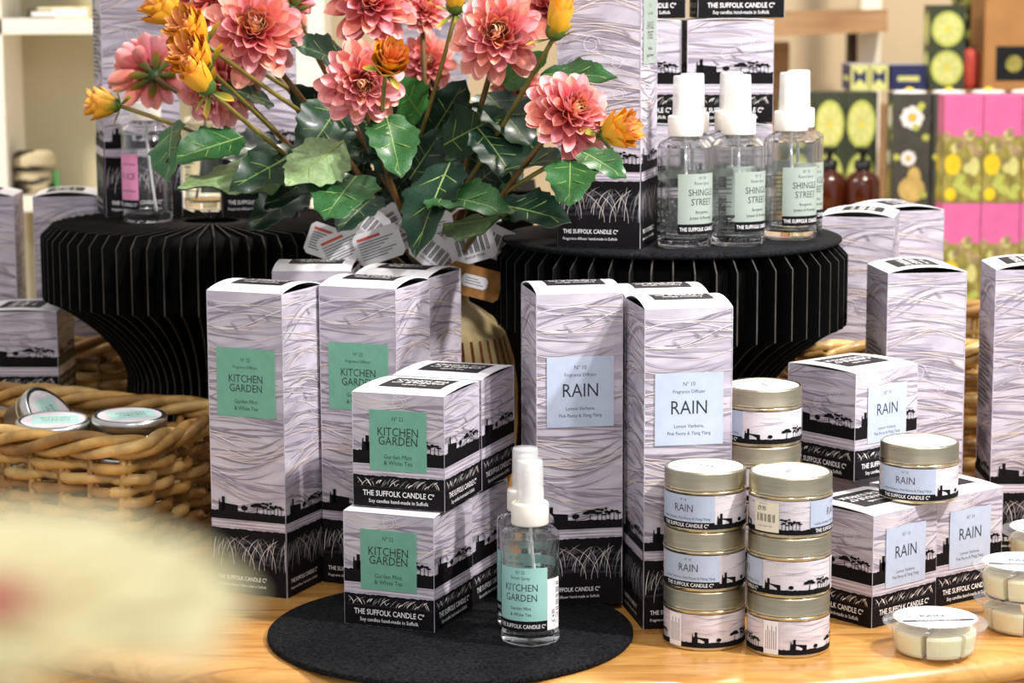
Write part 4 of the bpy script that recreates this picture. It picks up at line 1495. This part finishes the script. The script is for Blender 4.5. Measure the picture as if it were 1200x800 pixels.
fl = random.Random(21)
owners = [f1, f2, f3, f4, f5, f6, f7, f8, f9, f10, f11, f12, f13]
for k in range(34):
    st = owners[k % 13]
    u0 = 400 + 190*fl.random()
    v0 = 130 + 120*fl.random()
    an = fl.uniform(0, 2*pi)
    ln = fl.uniform(55, 85)
    dd = fl.uniform(2.27, 2.36)
    u1 = max(352, min(648, u0 + ln*cos(an)))
    v1 = max(70, min(268, v0 + ln*.8*sin(an)))
    leaf(st, at(u0, v0, dd), at(u1, v1, dd - .03), fl.uniform(.5, .7), (2, 0, 2, 1)[k % 4], (fl.uniform(-.4, .4), -.85, fl.uniform(0, .5)), .06, .2, k)

# tags tied round the stems
def tag_mesh(bar):
    b = rect_card(.046, .032, CARD, .0008)
    c = Canvas(b, plane_fn((0, 0, 0), (1, 0, 0), (0, 0, 1), (0, -1, 0)), .0007)
    RED = mat('print_red', (220, 90, 70), 0.5, var=0)
    if bar:
        for k in range(20):
            if (k*5) % 7 > 1:
                c.rect(-.017 + k*.0017, -.007, -.017 + k*.0017 + .001, .008, TXT_K)
        c.text('5060149 920381', 0, -.0115, .0024, TXT_K)
    else:
        c.rect(-.019, .0085, .004, .0112, RED)
        for k in range(7):
            c.rect(-.019, .0055 - k*.0026, .016 - (k*5 % 4)*.005, .0065 - k*.0026, TXT_G)
    b.tube([(.020, 0, .010), (.030, .004, .016), (.036, .010, .016)], .0012, CARD, 6)
    return b.mesh('stem_tag')
M_TG = [tag_mesh(False), tag_mesh(True)]
for (u, v, d, ro, yw, kd, lb) in (
        (402, 289, 2.200, -22, 14, 0, 'white stem tag with red line, outermost towards the plain pleated stool'),
        (386, 285, 2.225, 18, -10, 0, 'white stem tag tucked behind the outermost one'),
        (444, 287, 2.200, -18, 6, 0, 'white stem tag with red line hanging over the tall box lids'),
        (428, 258, 2.230, 40, -8, 1, 'white bar-code stem tag half covered by a drooping leaf'),
        (462, 268, 2.240, 60, 14, 1, 'white bar-code stem tag turned on edge between the stems'),
        (505, 270, 2.215, -12, -10, 0, 'white stem tag just under the glossy drooping leaf'),
        (510, 297, 2.200, 40, 8, 1, 'tilted white bar-code tag next to the kraft swing tag'),
        (553, 288, 2.200, -14, 12, 1, 'white bar-code stem tag close to the felt-topped stool'),
        (577, 282, 2.225, 26, 20, 1, 'white bar-code stem tag nearest the felt-topped stool')):
    q = obj('stem_tag', M_TG[kd], None, None, None, facing(at(u, v, d), R(yw), R(ro), R(-10)))
    tag(q, lb, 'tag', 'white tags on the flower stems')

# tall box and dark riser behind the bouquet
b = MB()
b.box((0, 0, .15), (.20, .16, .30), BPAPER)
b.box((0, 0, .303), (.206, .166, .006), BPAPER)
tag(obj('display_riser', b, None, (-.075, 2.66, TZ)), 'black display riser behind the ribbed vase', 'riser')
carton('tall', (-.122, 2.63), 6, .3062, 'tall pale mauve box seen between the upper dahlias', None, 90, 1.0)

# ------------------------------------------------------------------ blurred flower close to the camera
o = thing('silk_flower', 'cream blurred silk flower with reddish heart close to the camera', 'flower', (at(-14, 712, .315).x - .002, at(-14, 712, .315).y - .004, 0))
CREAMP = mat_petal('petal_cream', [(0.0, (206, 110, 110)), (0.12, (232, 196, 150)), (0.22, (246, 234, 176)), (1.0, (252, 244, 196))], 0.6)
b = MB()
b.lathe([(0, 0), (.05, 0), (.055, .01), (.03, .03), (.022, .12), (.03, .25), (.034, .30), (.028, .30), (.02, .25), (0, .02)], CERG, 32)
obj('pot', b, o)['label'] = 'slim cream pot'
b = MB()
b.tube([(0, 0, .05), (0, 0, .6), (.001, .002, 1.0), (.002, .004, at(-14, 712, .315).z - .004)], .002, STEMG, 8)
obj('stem', b, o)
b = MB()
cz = Vector((.002, .004, at(-14, 712, .315).z))
for k in range(9):
    a = 2*pi*k/9
    nrm = aim((.06, -.06, 1))
    M = Matrix.Translation(cz) @ nrm @ Rm(a, 4, 'Z') @ Rm(R(-4), 4, 'Y')
    petal(b, M, .040 if k % 2 else .036, .030, .10, CREAMP, .02, .5)
b.lathe([(0, .004), (.004, .003), (.006, 0), (.004, -.004), (0, -.005)], mat('flower_heart', (190, 60, 76), 0.7, var=0.2), 16, cz)
obj('flower_head', b, o)['label'] = 'cream petals around a reddish heart'

# ------------------------------------------------------------------ shelving, back left
def board(name, parent, cx, cy, cz, dx, dy, dz, mt):
    b = MB()
    b.box((0, 0, 0), (dx, dy, dz), mt)
    return obj(name, b, parent, (cx, cy, cz))
sx, sy = -1.15, 3.64
u = thing('cube_shelf_unit', 'white cube shelving unit with putty back panels', 'shelf', (sx, sy, 0))
SD = 3.62       # front face distance
def zof(v, d):
    return at(600, v, d).z
zsh = zof(27, 3.66)
zlo = zof(222, 3.66)
for xx in (-2.06, -.800 , -.305):
    pass
posts = [at(13, 120, 3.66).x, at(368, 60, 3.66).x, at(13, 120, 3.66).x - .50]
for xx in posts:
    board('upright_panel', u, xx - sx, 0, 1.0, .026 if xx < -.5 else .052, .14, 2.0, WHITEW)
wl, wr_ = posts[2], posts[1]
for zz_ in (zsh, zlo - .012, .30, zsh + .42):
    board('shelf_board', u, (wl + wr_)/2 - sx, 0, zz_, wr_ - wl, .14, .024, WHITEW)
board('back_panel', u, (wl + wr_)/2 - sx, .076, 1.0, wr_ - wl, .012, 2.0, CUBBY)
# striped fabric roll in the cubby, papers on the shelf above
ZST = mat_ramp('striped_cloth', [(0.40, (52, 44, 34)), (0.47, (60, 50, 38)), (0.50, (206, 192, 158)), (0.62, (196, 180, 144))], 13, (.5, .5, 4.5), 0.9, 0, 2, 1.4)
b = MB()
b.lathe([(0, 0), (.030, 0), (.036, .008), (.036, .030), (.033, .036), (.037, .042), (.036, .066), (.028, .074), (0, .076)], ZST, 32)
q = obj('rolled_throw', b, None, (at(44, 200, 3.66).x + .004, 3.62, zlo + .0005), None, None, .90)
tag(q, 'blurred brown and cream striped cloth roll in the cubby', 'cloth')
b = MB()
b.box((0, 0, .02), (.004, .02, .04), mat('green_tag', (70, 160, 90), .6, var=.05))
t_ = obj('green_tag', b, q, (.040, -.01, 0))
t_['label'] = 'small green tag'
for k, (uu, ww, hh, col, lb) in enumerate(((58, .05, .012, (70, 66, 56), 'dark flat notebook on the white shelf, left of the pale one'), (95, .085, .016, (236, 222, 176), 'pale cream flat notebook on the white shelf'))):
    b = MB()
    cm = mat('notebook_cover_%d' % k, col, .6, var=.05)
    b.box((0, 0, hh/2), (ww, .10, hh), cm)
    b.box((0, -.001, hh/2), (ww - .004, .101, hh*.6), CARD)
    tag(obj('notebook', b, None, (at(uu, 20, 3.64).x, 3.64, zsh + .0125), .25 - .5*k), lb, 'notebook', 'notebooks on the white shelf')

# ------------------------------------------------------------------ shelving, back right
DK = mat('carton_dark_green', (56, 64, 48), .5, var=.12, scale=30)
DKG = mat('carton_charcoal', (70, 72, 68), .5, var=.12, scale=30)
LIME = mat('print_lime', (186, 196, 96), .5, var=.08)
LIME2 = mat('print_lime_pale', (214, 216, 140), .5, var=.05)
YEL = mat('print_lemon', (244, 206, 40), .5, var=.06)
PK = mat('carton_pink', (226, 112, 170), .5, var=.04)
OLV = mat('print_olive', (150, 142, 70), .5, var=.2, scale=60)
TAUP = mat('print_taupe', (170, 150, 110), .5, var=.25, scale=80)
NAVY = mat('carton_navy', (40, 46, 92), .5, var=.08)
PEAR = mat('print_pear', (206, 180, 110), .5, var=.12, scale=50)
KR = mat('carton_kraft', (176, 128, 76), .65, var=.05, scale=20)
AMB = mat('amber_glass', (70, 26, 8), .08, var=.05, coat=.5)
BLK = mat('black_plastic', (18, 18, 18), .35, var=.05)
SD_X = 1.06
s_ = thing('display_shelving', 'stepped wooden shelving at the back holding the flowery cartons', 'shelf', (SD_X, 3.62, 0))
zA = zof(365, 3.42)      # lower step
zB = zof(246, 3.66)      # middle step
zC = zof(103, 3.98)      # upper shelf
board('step_board', s_, .05, -.15, zA - .012, .86, .22, .022, OAK)
board('step_board', s_, .05, .06, zB - .012, .86, .26, .022, OAK)
board('step_board', s_, .05, .36, zC - .012, .86, .32, .022, OAK)
board('riser_panel', s_, .05, -.04, (zA + zB)/2 - .012, .86, .012, zB - zA, OAK)
board('riser_panel', s_, .05, .20, (zB + zC)/2 - .012, .86, .012, zC - zB, WALLM)
for xx in (-.39, .49):
    board('side_panel', s_, xx, .33, (zC)/2 - .02, .022, .36, zC - .03, OAK)

def art_carton(name, label, cat, x, y, z, wd, dp, h, base_m, draw, rz=0.0, group=None, top=None):
    b = MB()
    b.box((0, 0, h/2), (wd, dp, h), base_m, 0, top)
    e = .0006
    for nm, fn, w_ in faces4(wd, dp):
        draw(Canvas(b, fn, .0004), w_, h)
    return tag(obj(name, b, None, (x, y, z), rz), label, cat, group)
def draw_pink(c, w_, h):
    r = random.Random(3)
    c.rect(0, 0, w_, h*.62, OLV)
    for k in range(16):
        c.ell(r.uniform(.06, .94)*w_, h*r.uniform(.30, .68), w_*.10, h*.05, TAUP if k % 2 else LIME2)
        c.up(.00001)
    for k in range(8):
        c.ell(r.uniform(.1, .9)*w_, h*r.uniform(.05, .25), w_*.13, h*.04, LIME)
        c.up(.00001)
    c.ell(w_*.24, h*.36, w_*.21, h*.10, YEL, 16)
    c.up()
    c.ell(w_*.8, h*.34, w_*.13, h*.09, LIME2, 12)
    c.ell(w_*.2, h*.08, w_*.15, h*.06, YEL, 12)
pw, ph_ = .0565, zof(120, 3.42) - zof(246, 3.42)
for k in range(3):
    x = at(1127 + 46*k, 200, 3.40).x
    for j in range(2):
        hh = ph_ if j else zB - zA - .0 + .0
        hh = ph_
        nm = (('nearest the dark flowery cartons', 'second from the dark flowery cartons', 'third, cut by the photo edge')[k], ('lower', 'upper')[j])
        art_carton('soap_carton', '%s pink carton with lemons, %s' % (nm[1], nm[0]), 'carton', x, 3.42, zA + j*(ph_ + .0006), pw, .055, ph_, PK, draw_pink, R(-6) if False else 0, 'pink lemon-print cartons')
def draw_flower(c, w_, h):
    r = random.Random(5)
    for (a, q, k) in ((.5, .80, .30), (.42, .46, .2)):
        for p in range(8):
            an = 2*pi*p/8
            c.ell(w_*(a + k*.7*cos(an)), h*q + w_*k*.7*sin(an), w_*k*.36, w_*k*.36, CARD, 10)
            c.up(.00001)
        c.ell(w_*a, h*q, w_*k*.3, w_*k*.3, YEL, 10)
        c.up()
    c.ell(w_*.52, h*.20, w_*.36, h*.11, PEAR, 14)
    c.up()
    c.ell(w_*.58, h*.30, w_*.18, h*.09, PEAR, 14)
    c.up()
    for k in range(6):
        c.ell(w_*r.uniform(.08, .92), h*r.uniform(.05, .95), w_*.1, h*.03, LIME)
        c.up(.00001)
hf = zof(110, 3.60) - zB
for k in range(4):
    art_carton('floral_carton', ('dark carton printed with white daisies and a pear', 'dark flowery carton behind the first pink cartons', 'dark flowery carton behind the second pink cartons', 'dark flowery carton behind the last pink cartons')[k], 'carton', at(1064 + 46*k, 200, 3.60).x, 3.60, zB, .058, .058, hf, DKG, draw_flower, 0, 'dark flowery cartons', DKG)
    b = MB()
for k in range(4):
    b = MB()
    for p in range(6):
        an = 2*pi*p/6
        b.lathe([(0, .004), (.010, .003), (.014, 0)], CARD, 10, (.013*cos(an), .013*sin(an), 0))
    b.lathe([(0, .009), (.006, .007), (.009, .002)], YEL, 10)
    tag(obj('paper_flower', b, None, (at(1064 + 46*k, 200, 3.60).x, 3.60, zB + hf)), ('white paper flower on the daisy and pear carton', 'white paper flower on the dark carton behind the first pink one', 'white paper flower on the dark carton behind the second pink one', 'white paper flower on the dark carton behind the last pink one')[k], 'decoration', 'white paper flowers on dark cartons')
def draw_lime(c, w_, h):
    for q in (.72, .26):
        c.ell(w_*.5, h*q, w_*.46, h*.21, LIME, 20)
        c.up()
        c.ell(w_*.5, h*q, w_*.38, h*.17, LIME2, 20)
        c.up()
        for p in range(8):
            an = 2*pi*p/8
            c.stroke([(w_*.5, h*q), (w_*(.5 + .36*cos(an)), h*(q + .16*sin(an)))], [.0012, .002], LIME)
        c.ell(w_*.5, h*q, w_*.06, h*.03, YEL, 8)
        c.up()
hl = zof(108, 3.70) - zB
for k in range(3):
    art_carton('lime_carton', ('dark carton with lime slices, hidden behind the rear spray bottles', 'dark carton with lime slices above the first amber bottle', 'dark carton with lime slices next to the daisy carton')[k], 'carton', at(932 + 37*k, 200, 3.70).x, 3.70, zB, .050, .05, hl, DK, draw_lime, 0, 'dark lime-slice cartons', DKG)
def amber(x, y, z, label):
    o = thing('amber_bottle', label, 'bottle', (x, y, z), 0, 'amber pump bottles')
    b = MB()
    b.lathe([(0, 0), (.024, 0), (.027, .004), (.027, .050), (.022, .060), (.011, .066), (.011, .070), (0, .070)], AMB, 32)
    obj('glass_body', b, o)
    b = MB()
    b.lathe([(.013, .069), (.013, .082), (.005, .084), (.005, .096), (.011, .097), (.011, .103), (0, .104)], BLK, 24)
    b.box((0, -.017, .100), (.008, .028, .006), BLK)
    obj('pump', b, o)['label'] = 'black pump'
amber(at(972, 220, 3.58).x, 3.58, zB, 'amber bottle with black pump nearest the spray bottles')
amber(at(1010, 220, 3.58).x, 3.57, zB, 'amber bottle with black pump nearest the daisy carton')
# upper shelf
def draw_navy(c, w_, h):
    c.rect(0, 0, w_, h, LIME2 if w_ < .04 else NAVY)
    if w_ < .04:
        c.poly([(w_*.15, h*.2), (w_*.5, h*.45), (w_*.85, h*.2), (w_*.85, h*.85), (w_*.5, h*.6), (w_*.15, h*.85)], NAVY)
    else:
        c.rect(w_*.2, h*.35, w_*.8, h*.55, LIME2)
for k in range(3):
    art_carton('navy_carton', ('navy patterned carton nearest the wooden plank', 'navy patterned carton, middle of the three', 'navy patterned carton nearest the tall lime carton')[k], 'carton', at(998 + 22*k, 90, 3.92).x + (.017 if k == 2 else .0), 3.90, zC, .030 if k < 2 else .060, .10, zof(76, 3.9) - zC, NAVY, draw_navy, 0, 'navy cartons on the upper shelf', mat('carton_grey_top', (176, 178, 190), .5))
hk = .30
art_carton('lime_carton', 'tall dark carton with two large lime slices on the upper shelf', 'carton', at(1105, 50, 3.85).x, 3.87, zC, .058, .058, zof(8, 3.85) - zC, DK, draw_lime)
b = MB()
b.lathe([(0, 0), (.010, 0), (.013, .01), (.013, .055), (.009, .064), (0, .068)], mat('red_wax', (206, 84, 74), .5, var=.06), 20)
tag(obj('red_candle', b, None, (at(1133, 70, 3.9).x, 3.90, zC)), 'blurred red rounded candle between the lime and kraft cartons', 'candle')
def draw_kraft(c, w_, h):
    c.rect(w_*.10, .015, w_*.42, .072, BLK)
    c.ell(w_*.26, .043, .014, .014, OLV, 16)
art_carton('kraft_carton', 'brown kraft carton with black square label on the upper shelf', 'carton', at(1210, 50, 3.88).x, 3.90, zC, .19, .12, .22, KR, draw_kraft)
def draw_leafy(c, w_, h):
    r = random.Random(8)
    for k in range(10):
        c.ell(w_*r.uniform(.1, .9), h*r.uniform(.1, .95), w_*.18, h*.05, LIME if k % 2 else OLV)
        c.up(.00001)
art_carton('leafy_carton', 'narrow leafy green carton behind the red candle', 'carton', at(1132, 40, 4.0).x, 4.015, zC, .05, .05, .17, DK, draw_leafy)
b = MB()
b.lathe([(0, 0), (.010, .001), (.018, .010), (.018, .018), (.010, .027), (0, .028)], mat('pink_soap', (240, 190, 190), .5, var=.04), 20)
tag(obj('soap_ball', b, None, (at(1031, 66, 4.0).x, 3.985, zC)), 'pale pink soap ball behind the navy cartons', 'soap')
# wall fittings behind
w_u = thing('wall_rack', 'white post and wooden plank rack on the beige back wall', 'rack', (.75, 4.45, 0))
board('post', w_u, at(1015, 40, 4.3).x - .75, -.15, 1.15, .036, .05, 2.3, WHITEW)
board('dark_post', w_u, at(996, 60, 4.4).x - .75, -.06, 1.0, .022, .04, zof(30, 4.4)*2 - 2.0 + .0, DARKW)
pl = board('plank', w_u, at(930, 30, 4.3).x - .75, -.12, zof(28, 4.3), .30, .30, .040, OAK)
pl.rotation_euler = (0, R(-2), 0)
board('back_post', w_u, at(905, 80, 4.4).x - .75, -.06, zof(60, 4.4)*.5, .05, .05, zof(40, 4.4), OAK)
